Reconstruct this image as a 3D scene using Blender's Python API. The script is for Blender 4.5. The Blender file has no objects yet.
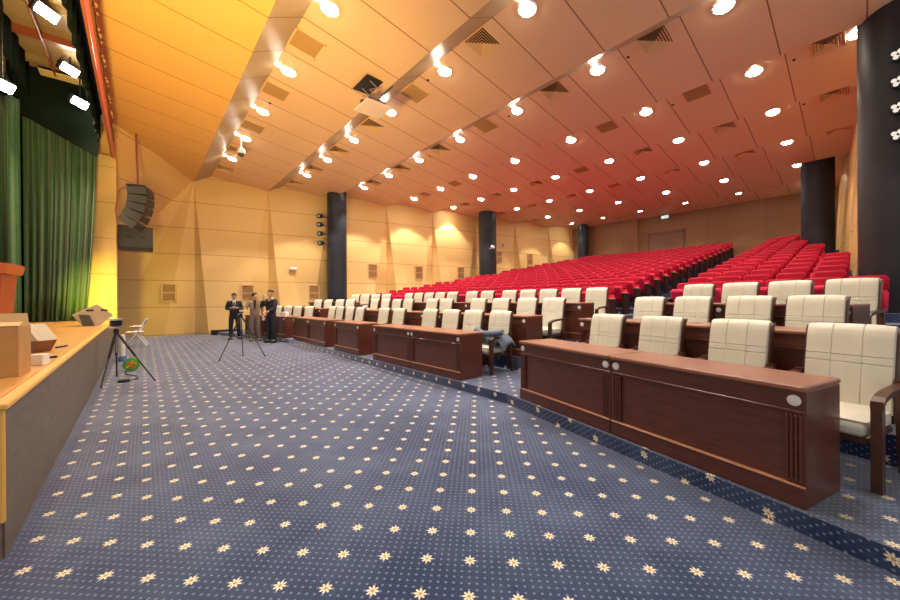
import bpy, math, random
from mathutils import Vector, Matrix
random.seed(7)
sc = bpy.context.scene
COL = sc.collection
PI = math.pi

# ------------------------------------------------------------------ materials
def mat(name, col, rough=0.5, metal=0.0, spec=0.5, noise=0.0, nscale=8.0, stretch=None, col2=None, emit=None, estr=0.0, coat=0.0, sheen=0.0, bump=0.0, bscale=60.0):
    m = bpy.data.materials.new(name); m.use_nodes = True
    nt = m.node_tree; b = nt.nodes['Principled BSDF']
    b.inputs['Base Color'].default_value = (*col, 1)
    b.inputs['Roughness'].default_value = rough
    b.inputs['Metallic'].default_value = metal
    b.inputs['Specular IOR Level'].default_value = spec
    b.inputs['Coat Weight'].default_value = coat
    b.inputs['Sheen Weight'].default_value = sheen
    if emit:
        b.inputs['Emission Color'].default_value = (*emit, 1); b.inputs['Emission Strength'].default_value = estr
    if col2 is not None:
        tc = nt.nodes.new('ShaderNodeTexCoord'); mp = nt.nodes.new('ShaderNodeMapping')
        nt.links.new(tc.outputs['Object'], mp.inputs['Vector'])
        if stretch: mp.inputs['Scale'].default_value = stretch
        n = nt.nodes.new('ShaderNodeTexNoise'); n.inputs['Scale'].default_value = nscale; n.inputs['Detail'].default_value = 5
        nt.links.new(mp.outputs[0], n.inputs['Vector'])
        r = nt.nodes.new('ShaderNodeValToRGB')
        r.color_ramp.elements[0].position = 0.3; r.color_ramp.elements[1].position = 0.7
        r.color_ramp.elements[0].color = (*col, 1); r.color_ramp.elements[1].color = (*col2, 1)
        nt.links.new(n.outputs['Fac'], r.inputs[0]); nt.links.new(r.outputs[0], b.inputs['Base Color'])
    if bump > 0:
        n2 = nt.nodes.new('ShaderNodeTexNoise'); n2.inputs['Scale'].default_value = bscale
        bp = nt.nodes.new('ShaderNodeBump'); bp.inputs['Strength'].default_value = bump; bp.inputs['Distance'].default_value = 0.01
        nt.links.new(n2.outputs['Fac'], bp.inputs['Height']); nt.links.new(bp.outputs[0], b.inputs['Normal'])
    return m

class NB:
    """small node helper"""
    def __init__(s, nt): s.nt = nt
    def m(s, op, a, b=None, c=None, clamp=False):
        n = s.nt.nodes.new('ShaderNodeMath'); n.operation = op; n.use_clamp = clamp
        for i, v in enumerate((a, b, c)):
            if v is None: continue
            if isinstance(v, (int, float)): n.inputs[i].default_value = v
            else: s.nt.links.new(v, n.inputs[i])
        return n.outputs[0]
    def mix(s, f, a, b):
        n = s.nt.nodes.new('ShaderNodeMix'); n.data_type = 'RGBA'
        for sock, v in ((n.inputs[0], f), (n.inputs[6], a), (n.inputs[7], b)):
            if isinstance(v, (int, float)): sock.default_value = v
            elif isinstance(v, tuple): sock.default_value = (*v, 1)
            else: s.nt.links.new(v, sock)
        return n.outputs[2]

def carpet_mat():
    m = bpy.data.materials.new('carpet'); m.use_nodes = True
    nt = m.node_tree; b = nt.nodes['Principled BSDF']; N = NB(nt)
    tc = nt.nodes.new('ShaderNodeTexCoord')
    S = 0.2351; TH = math.radians(41.05); a = -0.076 - TH
    ox0, oy0 = -1.0977*1.42, 1.2874*1.42
    ox = ox0*math.cos(TH) + oy0*math.sin(TH); oy = -ox0*math.sin(TH) + oy0*math.cos(TH)
    sx = nt.nodes.new('ShaderNodeSeparateXYZ'); nt.links.new(tc.outputs['Object'], sx.inputs[0])
    # risers: height pushes the pattern along, so the star grid also runs over upright faces
    X = N.m('SUBTRACT', sx.outputs[0], ox); Y = N.m('SUBTRACT', sx.outputs[1], oy)
    X = N.m('SUBTRACT', X, sx.outputs[2])
    ca, sa = math.cos(a), math.sin(a)
    u = N.m('DIVIDE', N.m('ADD', N.m('MULTIPLY', X, ca), N.m('MULTIPLY', Y, sa)), S)
    v = N.m('DIVIDE', N.m('ADD', N.m('MULTIPLY', X, -sa), N.m('MULTIPLY', Y, ca)), S)
    fu = N.m('SUBTRACT', N.m('FRACT', N.m('ADD', u, 0.5)), 0.5); fv = N.m('SUBTRACT', N.m('FRACT', N.m('ADD', v, 0.5)), 0.5)
    r = N.m('SQRT', N.m('ADD', N.m('MULTIPLY', fu, fu), N.m('MULTIPLY', fv, fv)))
    th = N.m('ARCTAN2', fv, fu)
    pet = N.m('ABSOLUTE', N.m('COSINE', N.m('MULTIPLY', th, 4.0)))
    R = N.m('ADD', N.m('MULTIPLY', pet, 0.088), 0.052)
    star = N.m('LESS_THAN', r, R)
    core = N.m('LESS_THAN', r, 0.04)
    K = 6.0
    du = N.m('SUBTRACT', N.m('FRACT', N.m('ADD', N.m('MULTIPLY', u, K), 0.5)), 0.5); dv = N.m('SUBTRACT', N.m('FRACT', N.m('ADD', N.m('MULTIPLY', v, K), 0.5)), 0.5)
    dr = N.m('ADD', N.m('MULTIPLY', du, du), N.m('MULTIPLY', dv, dv))
    dot = N.m('LESS_THAN', dr, 0.032)
    nz = nt.nodes.new('ShaderNodeTexNoise'); nz.inputs['Scale'].default_value = 1.1; nz.inputs['Detail'].default_value = 8; nz.inputs['Roughness'].default_value = 0.68
    nt.links.new(tc.outputs['Object'], nz.inputs['Vector'])
    rp = nt.nodes.new('ShaderNodeValToRGB'); rp.color_ramp.elements[0].position = 0.40; rp.color_ramp.elements[1].position = 0.64
    rp.color_ramp.elements[0].color = CARPET_A; rp.color_ramp.elements[1].color = CARPET_B
    nt.links.new(nz.outputs['Fac'], rp.inputs[0])
    nf = nt.nodes.new('ShaderNodeTexNoise'); nf.inputs['Scale'].default_value = 90; nf.inputs['Detail'].default_value = 3
    nt.links.new(tc.outputs['Object'], nf.inputs['Vector'])
    base = N.mix(N.m('MULTIPLY', nf.outputs['Fac'], 0.45), rp.outputs[0], (0.02, 0.035, 0.08))
    c = N.mix(N.m('MULTIPLY', dot, 0.55), base, (0.28, 0.36, 0.55))
    c = N.mix(star, c, (0.86, 0.78, 0.60)); c = N.mix(core, c, (0.55, 0.36, 0.14))
    nt.links.new(c, b.inputs['Base Color'])
    b.inputs['Roughness'].default_value = 0.85; b.inputs['Specular IOR Level'].default_value = 0.25
    b.inputs['Sheen Weight'].default_value = 0.8; b.inputs['Sheen Roughness'].default_value = 0.4
    b.inputs['Sheen Tint'].default_value = (0.9, 0.9, 1.0, 1)
    bp = nt.nodes.new('ShaderNodeBump'); bp.inputs['Strength'].default_value = 0.35; bp.inputs['Distance'].default_value = 0.008
    nt.links.new(nf.outputs['Fac'], bp.inputs['Height']); nt.links.new(bp.outputs[0], b.inputs['Normal'])
    return m
CARPET_A = (0.009, 0.029, 0.108, 1); CARPET_B = (0.066, 0.105, 0.215, 1)

def lined_mat(name, col, axis, pitch, off, width, line, rough=0.5, col2=None, nscale=3.0, axis2=None, pitch2=1, off2=0, spec=0.4, coat=0.0):
    """panel veneer with dark joints every pitch along an axis"""
    m = bpy.data.materials.new(name); m.use_nodes = True
    nt = m.node_tree; b = nt.nodes['Principled BSDF']; N = NB(nt)
    tc = nt.nodes.new('ShaderNodeTexCoord'); sx = nt.nodes.new('ShaderNodeSeparateXYZ'); nt.links.new(tc.outputs['Object'], sx.inputs[0])
    def ln(ax, p, o):
        f = N.m('FRACT', N.m('DIVIDE', N.m('SUBTRACT', sx.outputs[ax], o), p))
        return N.m('LESS_THAN', N.m('MINIMUM', f, N.m('SUBTRACT', 1.0, f)), width/p/2)
    f = ln(axis, pitch, off)
    if axis2 is not None: f = N.m('MAXIMUM', f, ln(axis2, pitch2, off2))
    nz = nt.nodes.new('ShaderNodeTexNoise'); nz.inputs['Scale'].default_value = nscale; nz.inputs['Detail'].default_value = 6
    nt.links.new(tc.outputs['Object'], nz.inputs['Vector'])
    base = N.mix(nz.outputs['Fac'], col, col2 or tuple(c*0.88 for c in col))
    nt.links.new(N.mix(f, base, line), b.inputs['Base Color'])
    b.inputs['Roughness'].default_value = rough; b.inputs['Specular IOR Level'].default_value = spec; b.inputs['Coat Weight'].default_value = coat
    return m

M = {}
M['carpet'] = carpet_mat()
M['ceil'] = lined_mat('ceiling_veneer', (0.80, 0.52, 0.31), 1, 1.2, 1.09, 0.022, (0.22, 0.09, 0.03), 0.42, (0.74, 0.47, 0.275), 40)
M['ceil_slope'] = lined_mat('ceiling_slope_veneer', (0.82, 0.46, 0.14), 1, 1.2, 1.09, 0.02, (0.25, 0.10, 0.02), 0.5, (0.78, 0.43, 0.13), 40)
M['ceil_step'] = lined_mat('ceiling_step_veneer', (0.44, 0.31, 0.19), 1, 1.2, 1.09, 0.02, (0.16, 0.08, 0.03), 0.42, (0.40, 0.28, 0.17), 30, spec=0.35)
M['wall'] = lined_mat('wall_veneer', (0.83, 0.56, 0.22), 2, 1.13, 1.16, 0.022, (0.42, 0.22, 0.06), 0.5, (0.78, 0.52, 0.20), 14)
M['wall_back'] = lined_mat('back_wall_shaded_veneer', (0.28, 0.135, 0.065), 2, 1.13, 1.16, 0.025, (0.2, 0.09, 0.035), 0.5, (0.25, 0.12, 0.055), 14, 1, 2.6, 0.6)  # side-wall veneer, with the rear wall's dimmer light darkened into the colour
M['post'] = lined_mat('post_veneer', (0.85, 0.60, 0.22), 2, 1.13, 1.16, 0.02, (0.5, 0.3, 0.05), 0.45, (0.82, 0.57, 0.2), 14)
M['pillar'] = mat('pillar_black', (0.016, 0.020, 0.030), 0.45, col2=(0.024, 0.028, 0.040), nscale=3, spec=0.35)
M['wood'] = mat('mahogany', (0.085, 0.022, 0.012), 0.30, col2=(0.135, 0.038, 0.021), nscale=6, stretch=(3, 1, 9), spec=0.45, coat=0.15)
M['woodtop'] = mat('mahogany_top', (0.25, 0.092, 0.052), 0.38, col2=(0.33, 0.13, 0.075), nscale=6, stretch=(9, 1, 3), coat=0.1)
M['woodtrim'] = mat('mahogany_trim', (0.42, 0.19, 0.11), 0.3)
M['groove'] = mat('dark_groove', (0.03, 0.008, 0.005), 0.5)
M['chairwood'] = mat('chair_wood', (0.060, 0.020, 0.012), 0.35, col2=(0.095, 0.035, 0.02), nscale=20)
M['leather'] = mat('cream_leather', (0.71, 0.675, 0.575), 0.42, col2=(0.67, 0.635, 0.535), nscale=9, spec=0.45, bump=0.08, bscale=220)
M['red'] = mat('red_velour', (0.72, 0.025, 0.08), 0.75, col2=(0.64, 0.02, 0.065), nscale=30, spec=0.15)
M['redhead'] = mat('crimson_velour', (0.42, 0.008, 0.034), 0.75, col2=(0.36, 0.006, 0.028), nscale=30, spec=0.15)
M['seatwood'] = mat('seat_end_wood', (0.040, 0.014, 0.009), 0.5, spec=0.25)
M['armwood'] = mat('arm_cap_wood', (0.40, 0.20, 0.085), 0.4)
M['white'] = mat('white_plastic', (0.85, 0.85, 0.82), 0.4)
M['black'] = mat('black_plastic', (0.012, 0.012, 0.014), 0.45)
M['darkgrey'] = mat('dark_grey', (0.06, 0.062, 0.058), 0.5, col2=(0.08, 0.08, 0.072), nscale=30)
M['metal'] = mat('brushed_metal', (0.6, 0.6, 0.6), 0.3, metal=1.0)
M['grille'] = mat('grille_gold', (0.50, 0.29, 0.115), 0.6, col2=(0.44, 0.245, 0.095), nscale=80)
M['grilleframe'] = mat('grille_frame', (0.80, 0.50, 0.25), 0.5)
M['slot'] = mat('dark_slot', (0.055, 0.025, 0.012), 0.7)
M['lens'] = mat('lamp_lens', (1, 1, 1), 0.3, emit=(1.0, 0.90, 0.74), estr=80)
M['lens2'] = mat('side_lamp_lens', (1, 1, 1), 0.3, emit=(1.0, 0.90, 0.74), estr=22)
M['deck'] = mat('stage_parquet', (0.70, 0.33, 0.085), 0.32, col2=(0.80, 0.42, 0.13), nscale=5, stretch=(12, 1.2, 1), coat=0.2)
M['decktrim'] = mat('stage_edge_wood', (0.80, 0.45, 0.10), 0.35)
M['stagefront'] = mat('stage_laminate', (0.125, 0.098, 0.075), 0.42, col2=(0.185, 0.145, 0.11), nscale=3, stretch=(1, 1.5, 9))
M['curtain'] = mat('green_velvet', (0.018, 0.115, 0.032), 0.7, col2=(0.03, 0.15, 0.045), nscale=5, sheen=0.3)
M['blackcloth'] = mat('black_cloth', (0.006, 0.011, 0.008), 1.0, spec=0.1)
M['pink'] = mat('proscenium_pink', (0.62, 0.11, 0.12), 0.35)
M['brownred'] = mat('proscenium_brown', (0.28, 0.075, 0.035), 0.4)
M['gold'] = mat('gold_bead', (0.9, 0.62, 0.25), 0.25, metal=0.6)
M['beige'] = mat('fly_beige', (0.34, 0.235, 0.115), 0.6, col2=(0.26, 0.18, 0.085), nscale=2)
M['cream_board'] = mat('cream_board', (0.85, 0.68, 0.36), 0.6)
M['cardboard'] = mat('cardboard', (0.52, 0.28, 0.10), 0.8, col2=(0.47, 0.25, 0.085), nscale=12)
M['cardlight'] = mat('cardboard_inside', (0.72, 0.47, 0.22), 0.8)
M['lectern'] = mat('lectern_red', (0.40, 0.075, 0.045), 0.4, col2=(0.34, 0.06, 0.035), nscale=5)
M['lectern_rim'] = mat('lectern_rim', (0.55, 0.15, 0.06), 0.4)
M['monitor'] = mat('monitor_beige', (0.58, 0.50, 0.37), 0.55, col2=(0.52, 0.45, 0.33), nscale=40)
M['monitor_brown'] = mat('monitor_brown', (0.20, 0.09, 0.04), 0.5)
M['skin'] = mat('skin', (0.62, 0.38, 0.26), 0.5)
M['hair'] = mat('hair', (0.012, 0.009, 0.008), 0.5)
M['suit'] = mat('black_suit', (0.012, 0.013, 0.018), 0.7)
M['jacketblack'] = mat('black_jacket', (0.010, 0.012, 0.020), 0.6)
M['blazer'] = mat('tan_blazer', (0.32, 0.22, 0.145), 0.8, col2=(0.25, 0.17, 0.11), nscale=40)
M['trouser'] = mat('grey_brown_trousers', (0.21, 0.155, 0.12), 0.8)
M['shirtdark'] = mat('dark_shirt', (0.02, 0.018, 0.022), 0.7)
M['shirtwhite'] = mat('white_shirt', (0.8, 0.8, 0.8), 0.7)
M['shoe'] = mat('shoe_leather', (0.02, 0.015, 0.012), 0.35)
M['denim'] = mat('blue_grey_jacket', (0.105, 0.135, 0.195), 0.8, col2=(0.16, 0.19, 0.26), nscale=14)
M['green'] = mat('reel_green', (0.12, 0.55, 0.08), 0.4)
M['orange'] = mat('reel_orange', (0.85, 0.28, 0.03), 0.4)
M['yellow'] = mat('reel_yellow', (0.85, 0.65, 0.08), 0.4)
M['blue'] = mat('tube_blue', (0.10, 0.18, 0.45), 0.4)
M['door'] = mat('door_wood', (0.25, 0.13, 0.085), 0.45, col2=(0.21, 0.11, 0.07), nscale=6)
M['doorframe'] = mat('door_frame', (0.17, 0.075, 0.04), 0.5)
M['exit'] = mat('exit_light', (0.8, 0.95, 0.95), 0.4, emit=(0.75, 0.95, 1.0), estr=0.7)
M['exitgreen'] = mat('exit_green', (0.05, 0.35, 0.2), 0.4, emit=(0.1, 0.5, 0.35), estr=0.5)
M['pipe'] = mat('hoist_pipe', (0.30, 0.09, 0.05), 0.4)
M['pinkish'] = mat('projector_body', (0.78, 0.62, 0.55), 0.5)
M['led'] = mat('led_white', (0.9, 0.9, 0.85), 0.3, emit=(1, 0.95, 0.85), estr=0.5)

# ------------------------------------------------------------------ mesh builder
class MB:
    def __init__(s): s.v = []; s.f = []
    def add(s, vs, fs, mtx=None):
        o = len(s.v)
        s.v += [tuple(mtx @ Vector(p)) if mtx else tuple(p) for p in vs]
        s.f += [tuple(i + o for i in f) for f in fs]
        return s
    def box(s, x0, x1, y0, y1, z0, z1, mtx=None):
        vs = [(x, y, z) for x in (x0, x1) for y in (y0, y1) for z in (z0, z1)]
        return s.add(vs, [(0, 1, 3, 2), (4, 6, 7, 5), (0, 4, 5, 1), (2, 3, 7, 6), (0, 2, 6, 4), (1, 5, 7, 3)], mtx)
    def rbox(s, x0, x1, y0, y1, z0, z1, r, mtx=None):
        """box with chamfered corners all round"""
        r = min(r, (x1-x0)/2.01, (y1-y0)/2.01, (z1-z0)/2.01)
        cx, cy, cz = (x0+x1)/2, (y0+y1)/2, (z0+z1)/2; hx, hy, hz = (x1-x0)/2, (y1-y0)/2, (z1-z0)/2
        vs = []; idx = {}
        for a in (-1, 1):
            for b in (-1, 1):
                for c in (-1, 1):
                    for k in range(3):
                        h = [hx, hy, hz]; q = [hx-r, hy-r, hz-r]; q[k] = h[k]
                        idx[(a, b, c, k)] = len(vs); vs.append((cx+a*q[0], cy+b*q[1], cz+c*q[2]))
        fs = []
        for k in range(3):
            i, j = [(1, 2), (2, 0), (0, 1)][k]
            for sgn in (-1, 1):
                loop = []
                for (p, q) in ((-1, -1), (1, -1), (1, 1), (-1, 1)):
                    t = [0, 0, 0]; t[k] = sgn; t[i] = p; t[j] = q; loop.append(idx[(*t, k)])
                fs.append(tuple(loop if sgn > 0 else loop[::-1]))
        for k in range(3):   # edges parallel to axis k
            i, j = [(1, 2), (2, 0), (0, 1)][k]
            for p in (-1, 1):
                for q in (-1, 1):
                    def key(e, kk):
                        t = [0, 0, 0]; t[k] = e; t[i] = p; t[j] = q; return idx[(*t, kk)]
                    fs.append((key(-1, i), key(1, i), key(1, j), key(-1, j)))
        for a in (-1, 1):
            for b in (-1, 1):
                for c in (-1, 1): fs.append(tuple(idx[(a, b, c, k)] for k in range(3)))
        return s.add(vs, fs, mtx)
    def prism(s, poly, z0, z1, mtx=None):
        n = len(poly)
        vs = [(x, y, z0) for x, y in poly] + [(x, y, z1) for x, y in poly]
        fs = [tuple(range(n))[::-1], tuple(range(n, 2*n))] + [(i, (i+1) % n, n+(i+1) % n, n+i) for i in range(n)]
        return s.add(vs, fs, mtx)
    def tube(s, pts, r, n=8, mtx=None):
        pts = [Vector(p) for p in pts]; rs = r if isinstance(r, (list, tuple)) else [r]*len(pts)
        vs = []; fs = []; up = None
        for i, p in enumerate(pts):
            d = (pts[min(i+1, len(pts)-1)] - pts[max(i-1, 0)]).normalized()
            if up is None:
                up = Vector((0, 0, 1)) if abs(d.z) < 0.9 else Vector((1, 0, 0))
            a = d.cross(up).normalized(); bb = a.cross(d).normalized(); up = bb
            for k in range(n):
                t = 2*PI*k/n; vs.append(p + rs[i]*(a*math.cos(t) + bb*math.sin(t)))
        for i in range(len(pts)-1):
            for k in range(n): fs.append((i*n+k, i*n+(k+1) % n, (i+1)*n+(k+1) % n, (i+1)*n+k))
        fs.append(tuple(range(n))[::-1]); fs.append(tuple(range((len(pts)-1)*n, len(pts)*n)))
        return s.add(vs, fs, mtx)
    def lathe(s, prof, n=24, mtx=None):
        vs = []; fs = []
        for r, z in prof:
            for k in range(n): vs.append((r*math.cos(2*PI*k/n), r*math.sin(2*PI*k/n), z))
        for i in range(len(prof)-1):
            for k in range(n): fs.append((i*n+k, i*n+(k+1) % n, (i+1)*n+(k+1) % n, (i+1)*n+k))
        fs.append(tuple(range(n))[::-1]); fs.append(tuple(range((len(prof)-1)*n, len(prof)*n)))
        return s.add(vs, fs, mtx)
    def ball(s, c, r, n=12, mtx=None):
        rx, ry, rz = r if isinstance(r, (list, tuple)) else (r, r, r)
        prof = [(math.sin(PI*i/n), -math.cos(PI*i/n)) for i in range(n+1)]; prof[0] = (0.01, -1); prof[-1] = (0.01, 1)
        m = Matrix.Translation(Vector(c)) @ Matrix.Diagonal((rx, ry, rz, 1))
        return s.lathe(prof, n+4, mtx @ m if mtx else m)
    def grid(s, fn, nu, nv, mtx=None):
        vs = [fn(i/(nu-1), j/(nv-1)) for i in range(nu) for j in range(nv)]
        fs = [(i*nv+j, i*nv+j+1, (i+1)*nv+j+1, (i+1)*nv+j) for i in range(nu-1) for j in range(nv-1)]
        return s.add(vs, fs, mtx)
    def mesh(s, name, m, smooth=False, ang=40):
        me = bpy.data.meshes.new(name); me.from_pydata([tuple(v) for v in s.v], [], s.f); me.validate()
        import bmesh
        bm = bmesh.new(); bm.from_mesh(me); bmesh.ops.recalc_face_normals(bm, faces=bm.faces); bm.to_mesh(me); bm.free()
        if m is not None: me.materials.append(m)
        if smooth:
            me.shade_smooth()
            try: me.set_sharp_from_angle(angle=math.radians(ang))
            except Exception: pass
        return me
    def build(s, name, m, parent=None, smooth=False, loc=None, rotz=None, ang=40):
        o = bpy.data.objects.new(name, s.mesh(name, m, smooth, ang)); COL.objects.link(o)
        if parent: o.parent = parent
        if loc is not None: o.location = loc
        if rotz is not None: o.rotation_euler = (0, 0, rotz)
        return o

def tag(o, label, cat, group=None, kind=None):
    o['label'] = label; o['category'] = cat
    if group: o['group'] = group
    if kind: o['kind'] = kind
    return o
def empty(name, loc, rotz=0.0, rot=None):
    o = bpy.data.objects.new(name, None); COL.objects.link(o); o.location = loc
    o.rotation_euler = rot if rot else (0, 0, rotz); o.empty_display_size = 0.1
    return o
def thing(name, label, cat, loc=(0, 0, 0), rotz=0.0, group=None, rot=None):
    return tag(empty(name, loc, rotz, rot), label, cat, group)
def struct(o): o['kind'] = 'structure'; return o
def copy_tree(o, parent=None):
    c = o.copy(); COL.objects.link(c)
    if parent: c.parent = parent
    for ch in list(o.children): copy_tree(ch, c)
    return c
ORD = ['zeroth', 'first', 'second', 'third', 'fourth', 'fifth', 'sixth', 'seventh', 'eighth', 'ninth', 'tenth', 'eleventh', 'twelfth', 'thirteenth', 'fourteenth', 'fifteenth', 'sixteenth', 'seventeenth', 'eighteenth', 'nineteenth', 'twentieth', 'twenty-first', 'twenty-second', 'twenty-third']
def RZ(a): return Matrix.Rotation(a, 4, 'Z')
def RX(a): return Matrix.Rotation(a, 4, 'X')
def RY(a): return Matrix.Rotation(a, 4, 'Y')
def T(x, y, z): return Matrix.Translation((x, y, z))

# ------------------------------------------------------------------ camera
H = 1.42; YAW = math.radians(41.05); FPX = 356.45
cam = bpy.data.cameras.new('camera'); camo = bpy.data.objects.new('camera', cam); COL.objects.link(camo)
cam.sensor_fit = 'HORIZONTAL'; cam.sensor_width = 36; cam.lens = FPX*36/900; cam.clip_end = 200; cam.clip_start = 0.05
pitch, roll = -0.001126, -0.005738
cp, sp = math.cos(pitch), math.sin(pitch); cr, sr = math.cos(roll), math.sin(roll)
fw = Vector((0, cp, sp)); up = Vector((0, -sp, cp)); ri = Vector((1, 0, 0))
right = cr*ri + sr*up; upv = -sr*ri + cr*up
def cw(v): return Vector((v.x*math.cos(YAW) + v.y*math.sin(YAW), -v.x*math.sin(YAW) + v.y*math.cos(YAW), v.z))
right, upv, fwd = cw(right), cw(upv), cw(fw)
camo.matrix_world = Matrix(((right.x, upv.x, -fwd.x, 0), (right.y, upv.y, -fwd.y, 0), (right.z, upv.z, -fwd.z, H), (0, 0, 0, 1)))
sc.camera = camo
CAM = Vector((0, 0, H))
def ray(x, y): return right*((x-450)/FPX) + upv*(-(y-300)/FPX) + fwd
def atz(x, y, z): r = ray(x, y); return CAM + r*((z-H)/r.z)
def atX(x, y, X): r = ray(x, y); return CAM + r*(X/r.x)
def atY(x, y, Y): r = ray(x, y); return CAM + r*(Y/r.y)

# ------------------------------------------------------------------ shell: floor, tiers
WL = lambda X: 19.3 - 0.20*X            # left side wall line
WR = lambda X: -1.13 + 0.07*X             # right side wall line
XB = 25.0                                # rear wall
TIER = [0.128, 0.368, 0.595]
ROWP = 1.4
mb = MB(); mb.box(-12, 4.2, -4, 20.5, -0.2, 0.0)
struct(mb.build('floor', M['carpet']))
T15 = math.radians(14.7)
nR = Vector((math.cos(T15), -math.sin(T15))); dR = Vector((math.sin(T15), math.cos(T15)))    # right wing: normal to the back, direction towards +Y
nL = Vector((math.cos(T15), math.sin(T15))); dL = Vector((-math.sin(T15), math.cos(T15)))
def rowline(off):
    """polyline of a seating row line, off metres behind the front desks' faces"""
    x = 3.83 + off
    cR = Vector((3.75, 2.9)) + nR*off; cL = Vector((3.75, 12.75)) + nL*off
    def meet(c, d):  # where the wing line meets X = x
        t = (x - c.x)/d.x; return c + d*t
    pR = cR + dR*0.25; pL = cL - dL*0.2
    return [cR - dR*6, Vector((x - 0.02, max(pR.y, 3.1))) if False else pR, Vector((x, pR.y+0.55)), Vector((x, pL.y-0.4)), pL, cL + dL*6]
def slab(name, off0, off1, z, m, zb=-0.1):
    a = rowline(off0); b = rowline(off1)
    mb = MB(); mb.prism([tuple(p) for p in a] + [tuple(p) for p in reversed(b)], zb, z)
    return struct(mb.build(name, m))
slab('floor', -0.05, 1.36, TIER[0], M['carpet'])
slab('floor', 1.34, 2.76, TIER[1], M['carpet'], -0.1)
slab('floor', 2.74, 5.6, TIER[2], M['carpet'], -0.1)

# red seating tiers
RX0 = 9.55; RP = 0.83; RZ0 = 0.82; RZP = 0.155; NR = 18; CK = 0.014
def row_x(i, Y): return RX0 + RP*i + 0.19 - CK*(Y-8)**2
mb = MB()
ys = [-3 + k*1.5 for k in range(16)]
for i in range(NR):
    z = RZ0 + RZP*i
    vs = []; fs = []
    dx1 = RP if i < NR-1 else 3.5
    for y in ys:
        xa = row_x(i, y)-0.55; xb = row_x(i, y)-0.55+dx1
        vs += [(xa, y, z-RZP-0.1), (xa, y, z), (xb, y, z), (xb, y, z-RZP-0.1)]
    n = len(ys)
    for k in range(n-1):
        for e in range(4): fs.append((k*4+e, k*4+(e+1) % 4, (k+1)*4+(e+1) % 4, (k+1)*4+e))
    mb.add(vs, fs)
struct(mb.build('floor', M['carpet']))

# ------------------------------------------------------------------ shell: ceiling (saw-tooth panels)
LOWS = [1.80, 4.61, 7.38, 10.36, 13.15, 16.2, 19.3, 22.4]
ZL, RISE, DSTEP = 6.6, 0.33, 0.62
def cz(X):
    for i, a in enumerate(LOWS):
        b = LOWS[i+1] if i+1 < len(LOWS) else a + 3.0
        if a <= X < a + DSTEP: return ZL + RISE*(X-a)/DSTEP
        if a + DSTEP <= X < b: return ZL + RISE*(1-(X-a-DSTEP)/(b-a-DSTEP))
    return ZL
def strip(name, pts, m, y0=-4.0, y1=19.8, th=0.12):
    mb = MB()
    for (x0, z0), (x1, z1) in pts:
        mb.add([(x0, y0, z0), (x1, y0, z1), (x1, y1, z1), (x0, y1, z0), (x0, y0, z0+th), (x1, y0, z1+th), (x1, y1, z1+th), (x0, y1, z0+th)],
               [(0, 1, 2, 3), (4, 7, 6, 5), (0, 4, 5, 1), (3, 2, 6, 7), (0, 3, 7, 4), (1, 5, 6, 2)])
    return struct(mb.build(name, m))
strip('ceiling', [((-0.58, 6.93), (1.80, 6.6))], M['ceil_slope'])
strip('ceiling', [((a+DSTEP, ZL+RISE), ((LOWS+[25.4])[i+1], ZL)) for i, a in enumerate(LOWS)], M['ceil'])
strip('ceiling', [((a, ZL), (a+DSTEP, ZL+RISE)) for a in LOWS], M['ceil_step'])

# ------------------------------------------------------------------ shell: folded side walls
def folded_wall(name, W, sgn, Xs, z1=7.4, m=None, first=False, dep=1.0):
    """each bay: a thin tapered return, a large lit panel and a triangular panel beside it"""
    mb = MB()
    if first:
        a, b = Xs[0], Xs[1]; Xs = Xs[1:]
        P0 = (-1.0, W(-1.0), -0.05); P1 = (-1.0, W(-1.0)-0.1, 3.0); Q0 = (b, W(b)-0.05, -0.05); Q1 = (b, W(b), 6.65); T0 = (-0.62, 14.9, 7.0); Mm = (0.75, W(0.75)-0.35, -0.05)
        mb.add([P0, P1, T0, Q1, Mm, Q0, (-1.0, 14.9, 7.0)], [(0, 4, 3, 1), (4, 5, 3), (1, 3, 2), (1, 2, 6)])
    for a, b in zip(Xs[:-1], Xs[1:]):
        ya, yb = W(a), W(b); L = b-a
        P = lambda t, z, out: (a+t*L, W(a+t*L) - sgn*out, z)
        z0 = -0.05; zt = 6.7 if a > 1 else z1
        zt = z1
        T0 = P(0, 6.65, 0.0); T1 = P(1, 6.65, 0.0)
        B0 = P(0.0, z0, -0.05); B1 = P(0.15, z0, 0.68*dep); Mm = P(0.58, z0, 0.58*dep); E = P(1, z0, -0.05)
        vs = [T0, T1, B0, B1, Mm, E, P(0, z1, 0), P(1, z1, 0)]
        mb.add(vs, [(0, 2, 3), (0, 3, 4, 1), (1, 4, 5), (0, 1, 7, 6)])
        # backing
        q = [P(0, z0, -0.3), P(1, z0, -0.3), P(1, z1, -0.3), P(0, z1, -0.3)]
        mb.add(q, [(0, 1, 2, 3)])
    return struct(mb.build(name, m or M['wall']))
Xs = [-1.2] + LOWS + [25.3]
wl = folded_wall('wall_left', WL, 1, Xs, 9.0, None, True)
from mathutils.bvhtree import BVHTree
WBVH = BVHTree.FromPolygons([v.co.copy() for v in wl.data.vertices], [tuple(p.vertices) for p in wl.data.polygons])
folded_wall('wall_right', WR, -1, [11.25, 13.15, 16.2, 19.3, 22.4, 25.3], 9.0, dep=0.5)
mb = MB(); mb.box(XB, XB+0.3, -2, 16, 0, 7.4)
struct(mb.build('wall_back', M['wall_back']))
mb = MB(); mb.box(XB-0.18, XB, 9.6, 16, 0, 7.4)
struct(mb.build('wall_back', M['wall_back']))

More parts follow.
